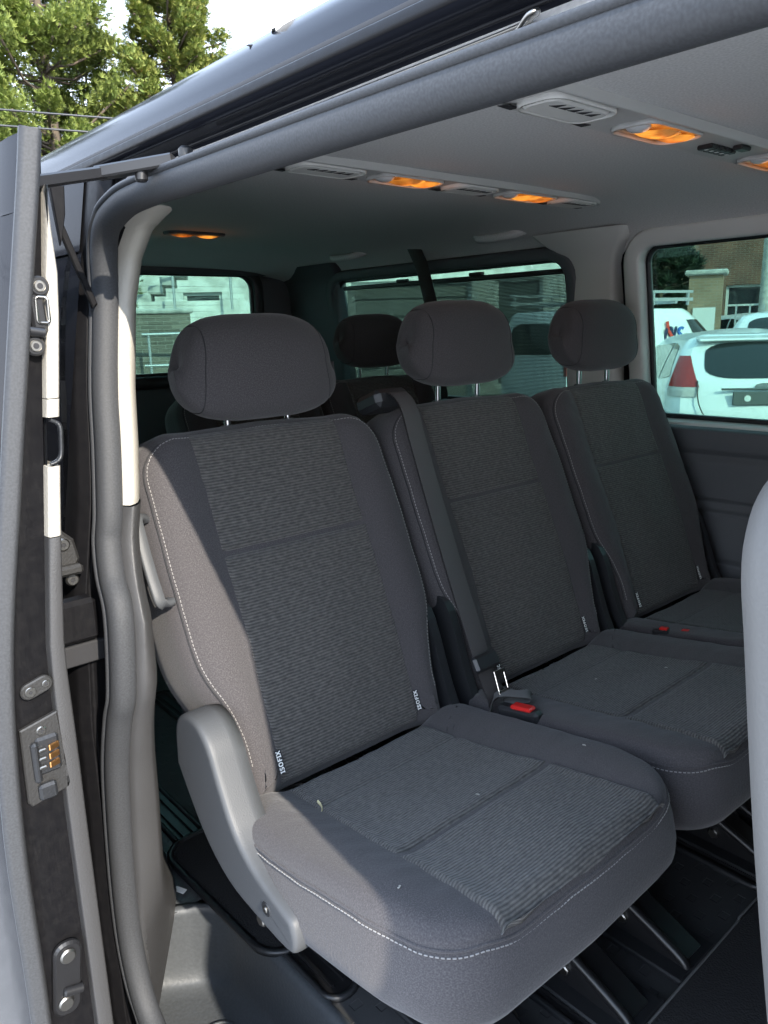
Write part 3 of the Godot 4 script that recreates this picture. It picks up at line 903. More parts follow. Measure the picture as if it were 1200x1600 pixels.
func build_van() -> void:
	var van := thing("passenger_van", "black passenger van with its sliding door open onto the seat rows", "van", Vector3.ZERO)
	# ---- roof skin with a rain gutter along both edges
	var sec := [Vector2(0.1535, 1.868), Vector2(0.1605, 1.868), Vector2(0.1610, 1.8825), Vector2(0.164, 1.8855), Vector2(0.172, 1.899), Vector2(0.186, 1.920), Vector2(0.205, 1.939), Vector2(0.235, 1.9575), Vector2(0.28, 1.9735), Vector2(0.36, 1.988), Vector2(0.5, 2.0), Vector2(0.72, 2.008), Vector2(0.9575, 2.011)]
	var full := sec.duplicate()
	for k in range(sec.size() - 2, -1, -1): full.append(Vector2(1.915 - sec[k].x, sec[k].y))
	var rf := MB.new()
	var pts := []; var uvs := []
	for j in 41:
		var z := lerpf(REAR + 0.04, 1.95, j / 40.0)
		var row := PackedVector3Array(); var tr := PackedVector2Array()
		for k in full.size():
			var p: Vector2 = full[k]
			var crown := smoothstep(1.90, 2.0, p.y)
			row.append(V(p.x, p.y - crown * 0.012 * pow((z + 0.2) / 2.2, 2.0), z)); tr.append(Vector2(p.x, z))
		pts.append(row); uvs.append(tr)
	rf.rows(pts, uvs, false, V(0.95, 0.5, 0))
	var roof := part("roof", rf, mat.black_paint, van, "glossy black roof with a dirty rain gutter")
	var fg := MB.new()
	pts = []; uvs = []
	for z in [REAR + 0.05, -1.0, -0.3, 0.2, 0.6, 1.2, 1.93]:
		var row := PackedVector3Array(); var tr := PackedVector2Array()
		for q in [Vector2(0.150, 1.861), Vector2(0.1463, 1.8625), Vector2(0.1458, 1.866), Vector2(0.1478, 1.8725), Vector2(0.1500, 1.8745), Vector2(0.1525, 1.874), Vector2(0.1533, 1.868)]:
			row.append(V(q.x, q.y, z)); tr.append(Vector2(q.x, z))
		pts.append(row); uvs.append(tr)
	fg.rows(pts, uvs, false, V(0.3, 1.85, 0))
	part("gutter_flange", fg, mat.dusty_paint, roof)
	# dirt and sealant in the gutter, a black bead standing in for its shadow
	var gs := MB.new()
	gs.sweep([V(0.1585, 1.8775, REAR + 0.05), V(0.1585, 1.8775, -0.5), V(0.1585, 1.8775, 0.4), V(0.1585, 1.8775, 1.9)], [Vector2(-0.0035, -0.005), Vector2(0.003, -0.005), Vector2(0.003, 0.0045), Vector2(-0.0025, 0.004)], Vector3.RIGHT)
	part("gutter_shade_seal", gs, mat.tag_cloth, roof)
	# ---- header rail below the gutter: stepped painted steel with a runner slot
	var hd := MB.new()
	var hs := [Vector2(0.146, 1.862), Vector2(0.150, 1.8585), Vector2(0.158, 1.857), Vector2(0.170, 1.8565), Vector2(0.178, 1.853), Vector2(0.180, 1.846), Vector2(0.1785, 1.841), Vector2(0.183, 1.838), Vector2(0.185, 1.832), Vector2(0.176, 1.827), Vector2(0.160, 1.824), Vector2(0.150, 1.822), Vector2(0.150, 1.815), Vector2(0.20, 1.812), Vector2(0.24, 1.84), Vector2(0.25, 1.90)]
	pts = []; uvs = []
	for j in 31:
		var z := lerpf(-0.30, 1.95, j / 30.0)
		var row := PackedVector3Array(); var tr := PackedVector2Array()
		for k in hs.size():
			row.append(V(hs[k].x, hs[k].y, z)); tr.append(Vector2(hs[k].x, z))
		pts.append(row); uvs.append(tr)
	hd.rows(pts, uvs, false, V(0.2, 1.9, 0.5))
	var header := part("door_header", hd, mat.black_paint, van, "black painted door header with runner groove")
	var slot := MB.new()
	slot.tube(smooth([V(0.1765, 1.8445, 0.12), V(0.1765, 1.8445, 0.35), V(0.1755, 1.8445, 0.52), V(0.168, 1.8435, 0.552), V(0.156, 1.841, 0.565), V(0.150, 1.838, 0.562), V(0.156, 1.834, 0.548), V(0.168, 1.832, 0.52), V(0.1745, 1.8315, 0.45), V(0.1755, 1.8315, 0.3), V(0.176, 1.833, 0.13), V(0.176, 1.838, 0.105)], 5), 0.0016, 8, Vector3.UP)
	part("runner_track", slot, mat.bare_metal, header)
	slot = MB.new()
	slot.tube(smooth([V(0.163, 1.8475, -0.1), V(0.163, 1.8475, 1.1)], 8), 0.0015, 6, Vector3.UP)
	part("crease", slot, mat.dusty_paint, header)
	# ---- rubber seal round the door opening
	var path := []
	for q in [[1.80, 1.12], [1.806, 1.0], [1.808, 0.7], [1.811, 0.4], [1.812, 0.15], [1.812, 0.0], [1.806, -0.07], [1.787, -0.125], [1.752, -0.153], [1.69, -0.162], [1.58, -0.143], [1.5, -0.12], [1.416, -0.102], [1.375, -0.1], [1.33, -0.08], [1.285, -0.05], [1.18, -0.05], [1.135, -0.066], [1.05, -0.09], [0.934, -0.108], [0.82, -0.117], [0.73, -0.113], [0.66, -0.09], [0.62, -0.05], [0.60, 0.01], [0.595, 0.1], [0.595, 0.6], [0.595, 1.1]]:
		var off: float = lerpf(0.030, 0.006, smoothstep(1.70, 1.81, q[0]))
		path.append(V(skin(q[0]) + off, q[0], q[1]))
	path = smooth(path, 5)
	var sl := MB.new()
	var prof := []
	for k in 16:
		var a := TAU * k / 16
		prof.append(Vector2(cos(a) * 0.0175 * pow(absf(cos(a)), -0.15), sin(a) * 0.0175))
	sl.sweep(path, prof, V(1, 0, 0.12))
	var seal := part("opening_seal", sl, mat.seal_rubber, van, "thick grey rubber seal round the door opening")
	# its thin outer lip, running along the body flange
	var lip := []
	for p in path: lip.append(p + V(-0.014, 0, 0) + (V(0, 0.012, 0) if p.y > 1.79 else (V(0, 0, -0.014) if p.y > 0.66 else V(0, -0.012, 0))))
	sl = MB.new()
	sl.tube(lip, 0.0045, 8, V(1, 0, 0.12))
	part("seal_lip", sl, mat.seal_rubber, seal)
	# ---- rear pillar: painted jamb between skin and seal
	var jb := MB.new()
	var jp := [Vector2(0.040, -0.002), Vector2(0.028, -0.014), Vector2(0.023, -0.027), Vector2(0.018, -0.030), Vector2(0.0155, -0.023), Vector2(0.012, -0.024), Vector2(0.009, -0.032), Vector2(0.004, -0.036), Vector2(0.001, -0.044), Vector2(0.0, -0.07), Vector2(0.0, -0.09)]
	pts = []; uvs = []
	for j in 61:
		var y := lerpf(0.42, 1.856, j / 60.0)
		var zs := jamb_z(y)
		zs = minf(zs, -0.105)
		var row := PackedVector3Array(); var tr := PackedVector2Array()
		for k in jp.size():
			row.append(V(skin(y) + jp[k].x, y, zs + jp[k].y)); tr.append(Vector2(jp[k].x, y))
		pts.append(row); uvs.append(tr)
	jb.rows(pts, uvs, false, V(0.1, 1.1, -1.0))
	var jamb := part("door_jamb", jb, mat.dusty_paint, van, "dusty black jamb of the rear door pillar")
	# upper gusset behind the arm, the centre rail's end block and gap, catch plate, bolts
	var ms := MB.new()
	ms.plate(PackedVector2Array([Vector2(0.093, 1.785), Vector2(0.101, 1.790), Vector2(0.134, 1.690), Vector2(0.127, 1.684)]), Transform3D(Basis.IDENTITY, V(0, 0, -0.156)), 0.006, 0.0015)
	part("gusset_strip", ms, mat.dusty_paint, jamb)
	ms = MB.new()
	ms.plate(PackedVector2Array([Vector2(0.086, 1.835), Vector2(0.105, 1.835), Vector2(0.102, 1.80), Vector2(0.092, 1.762)]), Transform3D(Basis.IDENTITY, V(0, 0, -0.150)), 0.008, 0.0015)
	part("gusset_strip", ms, mat.dusty_paint, jamb)
	ms = MB.new()
	ms.box(V(0.040, 1.272, -0.118), V(0.058, 0.060, 0.030), Basis.IDENTITY, 0.006)
	part("rail_end", ms, mat.dusty_paint, jamb)
	ms = MB.new()
	ms.box(V(0.045, 1.222, -0.122), V(0.070, 0.03, 0.02), Basis.IDENTITY, 0.002)
	part("rail_gap", ms, mat.tag_cloth, jamb)
	ms = MB.new()
	ms.plate(PackedVector2Array([Vector2(-0.018, -0.022), Vector2(0.012, -0.026), Vector2(0.021, -0.008), Vector2(0.016, 0.02), Vector2(0.002, 0.034), Vector2(-0.018, 0.03)]), Transform3D(Basis.IDENTITY, V(0.040, 1.362, -0.140)), 0.016, 0.004)
	var catch_ := part("catch_plate", ms, mat.dark_plastic, jamb)
	ms = MB.new()
	ms.box(V(0.043, 1.343, -0.118), V(0.034, 0.014, 0.016), Basis.IDENTITY, 0.004)
	part("catch_lug", ms, mat.dark_plastic, jamb)
	for q in [V(0.040, 1.378, -0.126), V(0.047, 1.327, -0.128)]:
		ms = MB.new()
		ms.cyl(q, q + V(0, 0, 0.006), 0.009, 20, 0.002)
		part("bolt", ms, mat.bare_metal, jamb)
		ms = MB.new()
		ms.cyl(q + V(0, 0, 0.0061), q + V(0, 0, 0.0068), 0.0035, 6)
		part("bolt_socket", ms, mat.tag_cloth, jamb)
	# ---- pillar trim: cream above, grey below, flaring into the step
	for half in 2:
		var tm := MB.new()
		pts = []; uvs = []
		var y0: float = [1.424, 0.585][half]; var y1: float = [1.806, 1.4225][half]
		for j in 41:
			var y := lerpf(y0, y1, j / 40.0)
			var zs := jamb_z(y)
			var wd := table(y, [0.6, 0.95, 1.15, 1.3, 1.44], [0.088, 0.085, 0.074, 0.063, 0.067])
			var fl := smoothstep(0.92, 0.585, y)
			var fs := 0.006 + 0.004 * half
			var row := PackedVector3Array(); var tr := PackedVector2Array()
			for q in [V(0.034, 0, -0.012), V(0.042, 0, 0.010), V(0.050, 0, 0.014 + fs), V(wd - 0.008, 0, 0.010 + fs), V(wd, 0, 0.002 + fs), V(wd + 0.012, 0, -0.02 + fs), V(wd + 0.03, 0, -0.08), V(wd + 0.05, 0, -0.22), V(wd + 0.055, 0, -0.5)]:
				var inner: float = smoothstep(0.055, 0.09, q.x)
				row.append(V(skin(y) + q.x + inner * (0.11 * fl * fl), y, zs + q.z - 0.22 * fl * fl * inner - 0.03 * fl * fl)); tr.append(Vector2(q.x - q.z, y))
			pts.append(row); uvs.append(tr)
		tm.rows(pts, uvs, false, V(0.1, 1.1, -1.0))
		part("pillar_trim", tm, mat.cream_trim if half == 0 else mat.pillar_plastic, van, ["cream upper pillar trim", "grey lower pillar trim"][half])
	# ---- rear quarter of the near side
	var qs := MB.new()
	qs.grid(40, 20, func(a: float, b: float) -> Vector3:
		var y := lerpf(0.3, 1.30, b)
		return V(skin(y) - 0.0, y, lerpf(-0.185, REAR, a)), V(1, 1, -1))
	qs.grid(40, 6, func(a: float, b: float) -> Vector3:
		var y := lerpf(1.76, 1.864, b)
		return V(skin(y) - 0.003, y, lerpf(-0.185, REAR, a)), V(1, 1, -1))
	for zz in [[-0.185, -0.30], [-1.85, REAR]]:
		qs.grid(4, 8, func(a: float, b: float) -> Vector3:
			var y := lerpf(1.30, 1.76, b)
			return V(skin(y), y, lerpf(zz[0], zz[1], a)), V(1, 1, -1))
	part("rear_quarter", qs, mat.black_paint, van)
	var lean := (V(skin(1.74), 1.74, 0) - V(skin(1.32), 1.32, 0)).normalized()
	var inn := lean.cross(Vector3.BACK).normalized()
	if inn.x < 0: inn = -inn
	window(van, "side_window", V(skin(1.53) + 0.005, 1.53, -1.075), Vector3.BACK, lean, 1.54, 0.46, 0.06, inn, mat.window_glass, mat.panel_plastic, 0.03, 0.03)
	var iw := MB.new()
	iw.box(V(0.165, 0.93, -1.25), V(0.02, 0.74, 1.66), Basis.IDENTITY, 0.005)
	part("side_panel", iw, mat.panel_plastic, van)
	# ---- headliner
	var hl := MB.new()
	var hsec := [Vector2(0.165, 1.83), Vector2(0.18, 1.85), Vector2(0.21, 1.89), Vector2(0.27, 1.922), Vector2(0.36, 1.938), Vector2(0.55, 1.945), Vector2(0.957, 1.948), Vector2(1.36, 1.945), Vector2(1.52, 1.938), Vector2(1.62, 1.922), Vector2(1.69, 1.898), Vector2(1.735, 1.868), Vector2(1.755, 1.845)]
	hsec = smooth(hsec, 3)
	pts = []; uvs = []
	for j in 61:
		var z := lerpf(REAR + 0.06, 1.9, j / 60.0)
		var row := PackedVector3Array(); var tr := PackedVector2Array()
		for k in hsec.size():
			var p: Vector2 = hsec[k]
			var dip := 0.05 * smoothstep(-1.75, -2.06, z) * smoothstep(1.8, 1.94, p.y)
			var sag := 0.0012 * wr.get_noise_2d(p.x * 20, z * 16)
			row.append(V(p.x, p.y - dip + sag, z)); tr.append(p)
		pts.append(row); uvs.append(tr)
	hl.rows(pts, uvs, false, V(0.95, 4.0, 0))
	part("headliner", hl, mat.headliner, van, "pale grey felt headliner")
	# ---- far side: lower panel with pressed ridges, posts, rails, skin
	var fp := MB.new()
	var ps := [Vector2(1.80, 1.352), Vector2(1.768, 1.350), Vector2(1.762, 1.342), Vector2(1.764, 1.30), Vector2(1.768, 1.288), Vector2(1.775, 1.283), Vector2(1.776, 1.276), Vector2(1.766, 1.268), Vector2(1.764, 1.25), Vector2(1.764, 1.165), Vector2(1.766, 1.158), Vector2(1.772, 1.154), Vector2(1.772, 1.146), Vector2(1.765, 1.142), Vector2(1.764, 1.13), Vector2(1.770, 1.126), Vector2(1.770, 1.118), Vector2(1.763, 1.112), Vector2(1.762, 1.0), Vector2(1.763, 0.988), Vector2(1.770, 0.984), Vector2(1.770, 0.976), Vector2(1.763, 0.972), Vector2(1.76, 0.80), Vector2(1.755, 0.575)]
	pts = []; uvs = []
	for z in [REAR + 0.1, -1.2, -0.4, 0.0, 0.5, 1.2, 1.9]:
		var row := PackedVector3Array(); var tr := PackedVector2Array()
		for p in ps:
			row.append(V(p.x, p.y, z)); tr.append(Vector2(z, p.y))
		pts.append(row); uvs.append(tr)
	fp.rows(pts, uvs, false, V(3, 1.0, 0))
	part("far_panel", fp, mat.panel_plastic, van, "dark ridged side panel below the far window")
	var fs := MB.new()
	fs.grid(30, 14, func(a: float, b: float) -> Vector3:
		var y := lerpf(0.3, 1.355, b)
		return V(far_skin(y), y, lerpf(REAR, FRONT, a)), V(1, 1, 0))
	fs.grid(30, 6, func(a: float, b: float) -> Vector3:
		var y := lerpf(1.845, 1.866, b)
		return V(far_skin(y) - 0.004, y, lerpf(REAR, 1.95, a)), V(1, 1, 0))
	for zz in [[REAR, -1.74], [-0.55, -0.335], [1.15, 1.30]]:
		fs.grid(4, 10, func(a: float, b: float) -> Vector3:
			var y := lerpf(1.355, 1.85, b)
			return V(far_skin(y), y, lerpf(zz[0], zz[1], a)), V(1, 1, 0))
	part("far_side", fs, mat.black_paint, van)
	# inner trim of the far posts
	for zz in [[-0.575, -0.395, 0], [-2.06, -1.70, 1], [1.12, 1.32, 0]]:
		var pt := MB.new()
		pts = []; uvs = []
		for j in 25:
			var y := lerpf(1.345, 1.90, j / 24.0)
			var x := lerpf(1.765, 1.735, (y - 1.345) / 0.5)
			var fl: float = 0.07 * pow(smoothstep(1.79, 1.90, y), 2.0)
			var row := PackedVector3Array(); var tr := PackedVector2Array()
			for q in [[0.055, zz[0] - fl], [0.012, zz[0] - fl + 0.004], [0.0, zz[0] - fl + 0.018], [-0.004, (zz[0] + zz[1]) / 2], [0.0, zz[1] + fl - 0.018], [0.012, zz[1] + fl - 0.004], [0.055, zz[1] + fl]]:
				row.append(V(x + q[0] - 0.09 * pow(smoothstep(1.78, 1.93, y), 2.0), y, q[1])); tr.append(Vector2(q[1], y))
			pts.append(row); uvs.append(tr)
		pt.rows(pts, uvs, false, V(3, 1.6, (zz[0] + zz[1]) / 2))
		part("far_pillar_trim", pt, mat.light_plastic if zz[2] == 0 else mat.panel_plastic, van)
	var fl2 := (V(far_skin(1.82), 1.82, 0) - V(far_skin(1.38), 1.38, 0)).normalized()
	var fin := fl2.cross(Vector3.FORWARD).normalized()
	if fin.x > 0: fin = -fin
	window(van, "far_side_window", V(far_skin(1.608), 1.608, 0.42), Vector3.BACK, fl2, 1.46, 0.49, 0.045, fin, mat.window_glass, mat.light_plastic, 0.05, 0.055)
	var rw := window(van, "far_rear_window", V(far_skin(1.608), 1.608, -1.145), Vector3.BACK, fl2, 1.16, 0.47, 0.06, fin, mat.window_glass, mat.panel_plastic, 0.04, 0.05)
	# roller blind in the rear side window: bar, clips and perforated cloth
	var bl := MB.new()
	bl.box(V(1.742, 1.80, -1.10), V(0.014, 0.016, 1.11), Basis(Vector3.RIGHT, 0.004), 0.004)
	var blind := part("roller_blind", bl, mat.black_plastic, van, "dark sun blind drawn up inside the rear side window")
	for zz in [-1.30, -0.93]:
		bl = MB.new()
		bl.box(V(1.742, 1.812, zz), V(0.02, 0.012, 0.06), Basis.IDENTITY, 0.004)
		part("blind_clip", bl, mat.black_plastic, blind)
	bl = MB.new()
	# warp and weft threads of the blind
	var ny := 90
	for k in ny:
		bl.box(V(1.746, lerpf(1.40, 1.795, float(k) / (ny - 1)), -1.10), V(0.0012, 0.0021, 1.08))
	for k in 240:
		bl.box(V(1.748, 1.597, lerpf(-1.64, -0.56, float(k) / 239)), V(0.0012, 0.395, 0.0021))
	var cloth := part("blind_cloth", bl, mat.black_plastic, blind)
	cloth.set_meta("kind", "stuff")
	# rear belt strap hanging from the ceiling
	part("rear_belt", belt_strip([V(1.66, 1.93, -1.16), V(1.68, 1.85, -1.13), V(1.66, 1.70, -1.06), V(1.62, 1.40, -0.98)], V(0.01, 0.006, 0.05), 0.002), mat.black_plastic, van)
	# ---- tailgate
	var tg := MB.new()
	tg.box(V(0.957, 0.98, REAR + 0.03), V(1.66, 0.98, 0.06), Basis.IDENTITY, 0.02)
	part("tailgate_panel", tg, mat.panel_plastic, van)
	tg = MB.new()
	for sx in [0.245, 1.68]: tg.box(V(sx, 1.66, REAR + 0.05), V(0.20, 0.44, 0.05), Basis(Vector3.RIGHT, 0.0), 0.02)
	tg.box(V(0.957, 1.925, REAR + 0.06), V(1.62, 0.10, 0.06), Basis.IDENTITY, 0.01)
	part("tailgate_frame", tg, mat.panel_plastic, van)
	var rwin := window(van, "rear_window", V(0.957, 1.68, REAR + 0.05), Vector3.RIGHT, Vector3.UP, 1.20, 0.40, 0.06, Vector3.BACK, mat.window_glass, mat.black_plastic, 0.05, 0.03)
	for k in 14:   # heater wires
		var hw := MB.new()
		hw.box(V(0.957, 1.51 + k * 0.0245, REAR + 0.0565), V(1.16, 0.0008, 0.0006))
		part("heater_wire", hw, mat.tag_cloth, rwin)
	# ---- ceiling handles
	for q in [V(1.60, 1.922, -1.50), V(1.61, 1.922, -0.755), V(1.61, 1.922, 0.17)]:
		var gh := MB.new()
		gh.sweep(smooth([q + V(0.055, 0.002, -0.10), q + V(0.035, -0.006, -0.088), q + V(0.022, -0.014, -0.06), q + V(0.018, -0.017, 0.0), q + V(0.022, -0.014, 0.06), q + V(0.035, -0.006, 0.088), q + V(0.055, 0.002, 0.10)], 5), [Vector2(-0.012, -0.006), Vector2(0.0, -0.009), Vector2(0.012, -0.006), Vector2(0.012, 0.006), Vector2(0.0, 0.009), Vector2(-0.012, 0.006)], V(0.5, -0.8, 0))
		part("grab_handle", gh, mat.headliner, van)
	# ---- ceiling consoles
	console(van, V(0.0, 1.9435, -0.315), [[0.30, "vent"], [0.47, "vent"], [0.655, "vent_wide"], [0.855, "lamp"], [1.045, "vent"], [1.235, "lamp"], [1.415, "vent"]], 0.24, 1.52)
	console(van, V(0.0, 1.9435, 0.205), [[0.28, "vent"], [0.46, "vent"], [0.68, "vent_wide"], [0.915, "lamp"], [1.135, "buttons"], [1.335, "lamp"], [1.50, "vent"]], 0.20, 1.60)
	# small rear lamp
	var rl := MB.new()
	rl.plate(rrect(0.20, 0.07, 0.03, 6), Transform3D(Basis(Vector3.RIGHT, PI / 2), V(0.94, 1.9475, -1.375)), 0.008, 0.003)
	var rear_lamp := part("rear_dome_lamp", rl, mat.panel_plastic, van)
	for k in 2: lamp_lens(rear_lamp, V(0.90 + 0.085 * k, 1.9385, -1.375), 0.06, 0.03)
	# ---- floor, step and sill
	var flr := MB.new()
	flr.grid(20, 40, func(a: float, b: float) -> Vector3: return V(lerpf(0.30, 1.80, a), 0.57, lerpf(REAR, 1.25, b)), V(0.9, 0, 0))
	flr.grid(2, 12, func(a: float, b: float) -> Vector3: return V(lerpf(0.15, 0.30, a), 0.57, lerpf(REAR, -0.36, b)), V(0.9, 0, -1))
	part("floor", flr, mat.floor_rubber, van, "black dimpled rubber floor covering")
	step(van)
	# floor rails the seats slide in
	for x in [0.345, 0.60, 0.845, 1.11, 1.36, 1.61]:
		var rl2 := MB.new()
		var z1 := 0.055 if x < 0.4 else 0.42
		rl2.sweep(frame_loop(0.062, z1 + 1.2, 0.028, V(x, 0.5715, (z1 - 1.2) / 2), Vector3.RIGHT, Vector3.BACK), [Vector2(-0.004, -0.007), Vector2(0.006, -0.005), Vector2(0.008, 0.0), Vector2(0.006, 0.005), Vector2(-0.004, 0.007)], Vector3.UP, true)
		var r := part("seat_rail", rl2, mat.black_plastic, van)
		rl2 = MB.new()
		rl2.box(V(x, 0.5725, (z1 - 1.2) / 2), V(0.05, 0.003, z1 + 1.19))
		rl2.box(V(x - 0.012, 0.576, (z1 - 1.2) / 2), V(0.006, 0.008, z1 + 1.15))
		rl2.box(V(x + 0.012, 0.576, (z1 - 1.2) / 2), V(0.006, 0.008, z1 + 1.15))
		part("rail_channel", rl2, mat.black_metal, r)
	# ---- front half: pillar, closed front door, windscreen, bonnet, wheels
	var bp := MB.new()
	bp.grid(10, 24, func(a: float, b: float) -> Vector3:
		var y := lerpf(0.35, 1.862, b)
		var fil := 0.22 * pow(smoothstep(1.56, 1.85, y), 2.2)
		return V(skin(y) + 0.02, y, 1.135 - fil).lerp(V(skin(y) - 0.012, y, 1.15 - fil), minf(1.0, a * 3.0)) + V(0, 0, maxf(0.0, a - 0.3) * (0.18 + fil * 1.4)), V(1, 1, 1.2))
	bp.grid(10, 24, func(a: float, b: float) -> Vector3:
		var y := lerpf(0.35, 1.862, b)
		var fil := 0.22 * pow(smoothstep(1.56, 1.85, y), 2.2)
		return V(skin(y) + 0.02 + a * 0.09, y, 1.135 - fil + a * 0.03), V(0.1, 1, 1.6))
	part("door_post", bp, mat.black_paint, van)
	var bt := MB.new()
	bt.box(V(0.20, 1.22, 1.24), V(0.07, 1.25, 0.14), Basis(Vector3.FORWARD, 0.05), 0.03)
	part("door_post_trim", bt, mat.cream_trim, van)
	var fd := MB.new()
	fd.grid(20, 20, func(a: float, b: float) -> Vector3:
		var y := lerpf(0.35, 1.25, b)
		return V(skin(y) - 0.012 + 0.10 * pow(maxf(0.0, a - 0.45) / 0.55, 2.0), y, lerpf(1.275, 2.75, a)), V(1, 1, 1.8))
	fd.grid(20, 4, func(a: float, b: float) -> Vector3:
		var y := lerpf(1.80, 1.862, b)
		return V(skin(y), y, lerpf(1.275, 1.95, a)), V(1, 1, 1.5))
	fd.grid(2, 8, func(a: float, b: float) -> Vector3:
		var y := lerpf(1.25, 1.80, b)
		return V(skin(y), y, lerpf(1.275, 1.34, a)), V(1, 1, 1.5))
	part("front_door", fd, mat.black_paint, van)
	var fw := MB.new()
	fw.quad(V(skin(1.25) + 0.01, 1.25, 1.34), V(skin(1.25) + 0.04, 1.25, 2.35), V(skin(1.8) + 0.01, 1.80, 1.95), V(skin(1.8) + 0.01, 1.80, 1.34), V(1, 1.5, 1.8))
	part("front_door_glass", fw, mat.clear_pane, van)
	var ws := MB.new()
	ws.quad(V(0.17, 1.22, 2.55), V(1.74, 1.22, 2.55), V(1.70, 1.95, 1.93), V(0.21, 1.95, 1.93), V(1, 1.0, 1.0))
	part("windscreen", ws, mat.clear_pane, van)
	var ap := MB.new()
	ap.tube([V(0.16, 1.20, 2.56), V(0.18, 1.90, 1.95)], 0.04, 8)
	ap.tube([V(1.755, 1.20, 2.56), V(1.735, 1.90, 1.95)], 0.04, 8)
	part("windscreen_post", ap, mat.black_paint, van)
	var bn := MB.new()
	bn.grid(16, 12, func(a: float, b: float) -> Vector3:
		var z := lerpf(2.5, 2.95, b)
		return V(lerpf(0.12, 1.80, a), 1.22 - 0.18 * b - 0.25 * b * b * b, z), V(1, 0, 2.2))
	bn.box(V(0.957, 0.75, 2.86), V(1.62, 0.75, 0.16), Basis.IDENTITY, 0.07)
	part("bonnet", bn, mat.black_paint, van)
	var ub := MB.new()
	ub.box(V(0.957, 0.345, 0.3), V(1.72, 0.10, 4.7), Basis.IDENTITY, 0.02)
	part("underbody", ub, mat.black_plastic, van)
	for q in [V(0.17, 0.33, 2.15), V(1.74, 0.33, 2.15), V(0.17, 0.33, -1.35), V(1.74, 0.33, -1.35)]: wheel(van, q, 0.33, 0.215)
	# ---- bottom sill of the opening and the guide cap
	var si := MB.new()
	si.sweep([V(0.05, 0.545, -0.17), V(0.05, 0.545, 0.5), V(0.05, 0.545, 1.14)], [Vector2(-0.025, -0.2), Vector2(-0.025, 0.005), Vector2(-0.01, 0.016), Vector2(0.03, 0.016), Vector2(0.04, 0.0), Vector2(0.04, -0.2)], Vector3.RIGHT)
	part("door_sill", si, mat.dusty_paint, van)
	sliding_door(van)

func wheel(van: Node3D, c: Vector3, r: float, w: float) -> void:
	var ty := MB.new()
	var pts := []; var uvs := []
	for k in 33:
		var a := TAU * k / 32
		var row := PackedVector3Array(); var tr := PackedVector2Array()
		for q in [[-w / 2, r * 0.66], [-w / 2 - 0.004, r * 0.85], [-w / 2 + 0.02, r * 0.985], [0.0, r], [w / 2 - 0.02, r * 0.985], [w / 2 + 0.004, r * 0.85], [w / 2, r * 0.66]]:
			row.append(c + V(q[0], cos(a) * q[1], sin(a) * q[1])); tr.append(Vector2(a * r, q[0]))
		pts.append(row); uvs.append(tr)
	ty.rows(pts, uvs, false, c)
	var t := part("wheel", ty, mat.black_plastic, van)
	var rm := MB.new()
	rm.cyl(c + V(-w / 2 + 0.02, 0, 0), c + V(w / 2 - 0.02, 0, 0), r * 0.66, 28, 0.01)
	for k in 5:
		var a := TAU * k / 5
		for sg in [-1.0, 1.0]: rm.box(c + V(sg * (w / 2 - 0.012), cos(a) * r * 0.33, sin(a) * r * 0.33), V(0.02, r * 0.6, 0.05), Basis(Vector3.RIGHT, a), 0.006)
	part("rim", rm, mat.bare_metal, t)

func lamp_lens(parent: Node3D, c: Vector3, w: float, d: float) -> void:
	# a shallow moulded lens, glowing faintly, with a small lamp just below it
	var ln := MB.new()
	ln.grid(60, 8, func(a: float, b: float) -> Vector3:
		var u := a * 2 - 1; var q := b * 2 - 1
		var k := maxf(0.0, 1.0 - pow(absf(u), 3.0)) * maxf(0.0, 1.0 - pow(absf(q), 3.0))
		return c + V(u * w / 2 + q * 0.012, -0.007 * k + 0.002 - 0.0006 * sin(u * 40.0) * k, q * d / 2 * (1.0 - 0.35 * u * u)), c + V(0, 1, 0))
	part("lamp_lens", ln, mat.lamp_glow, parent)
	var l := OmniLight3D.new()
	l.name = "dome_lamp_light"
	l.position = c + V(0, -0.02, 0)
	l.light_color = Color(1.0, 0.6, 0.25); l.light_energy = 0.0001; l.omni_range = 3.0; l.omni_attenuation = 2.0
	l.light_size = 0.02; l.shadow_enabled = true
	add_child(l)

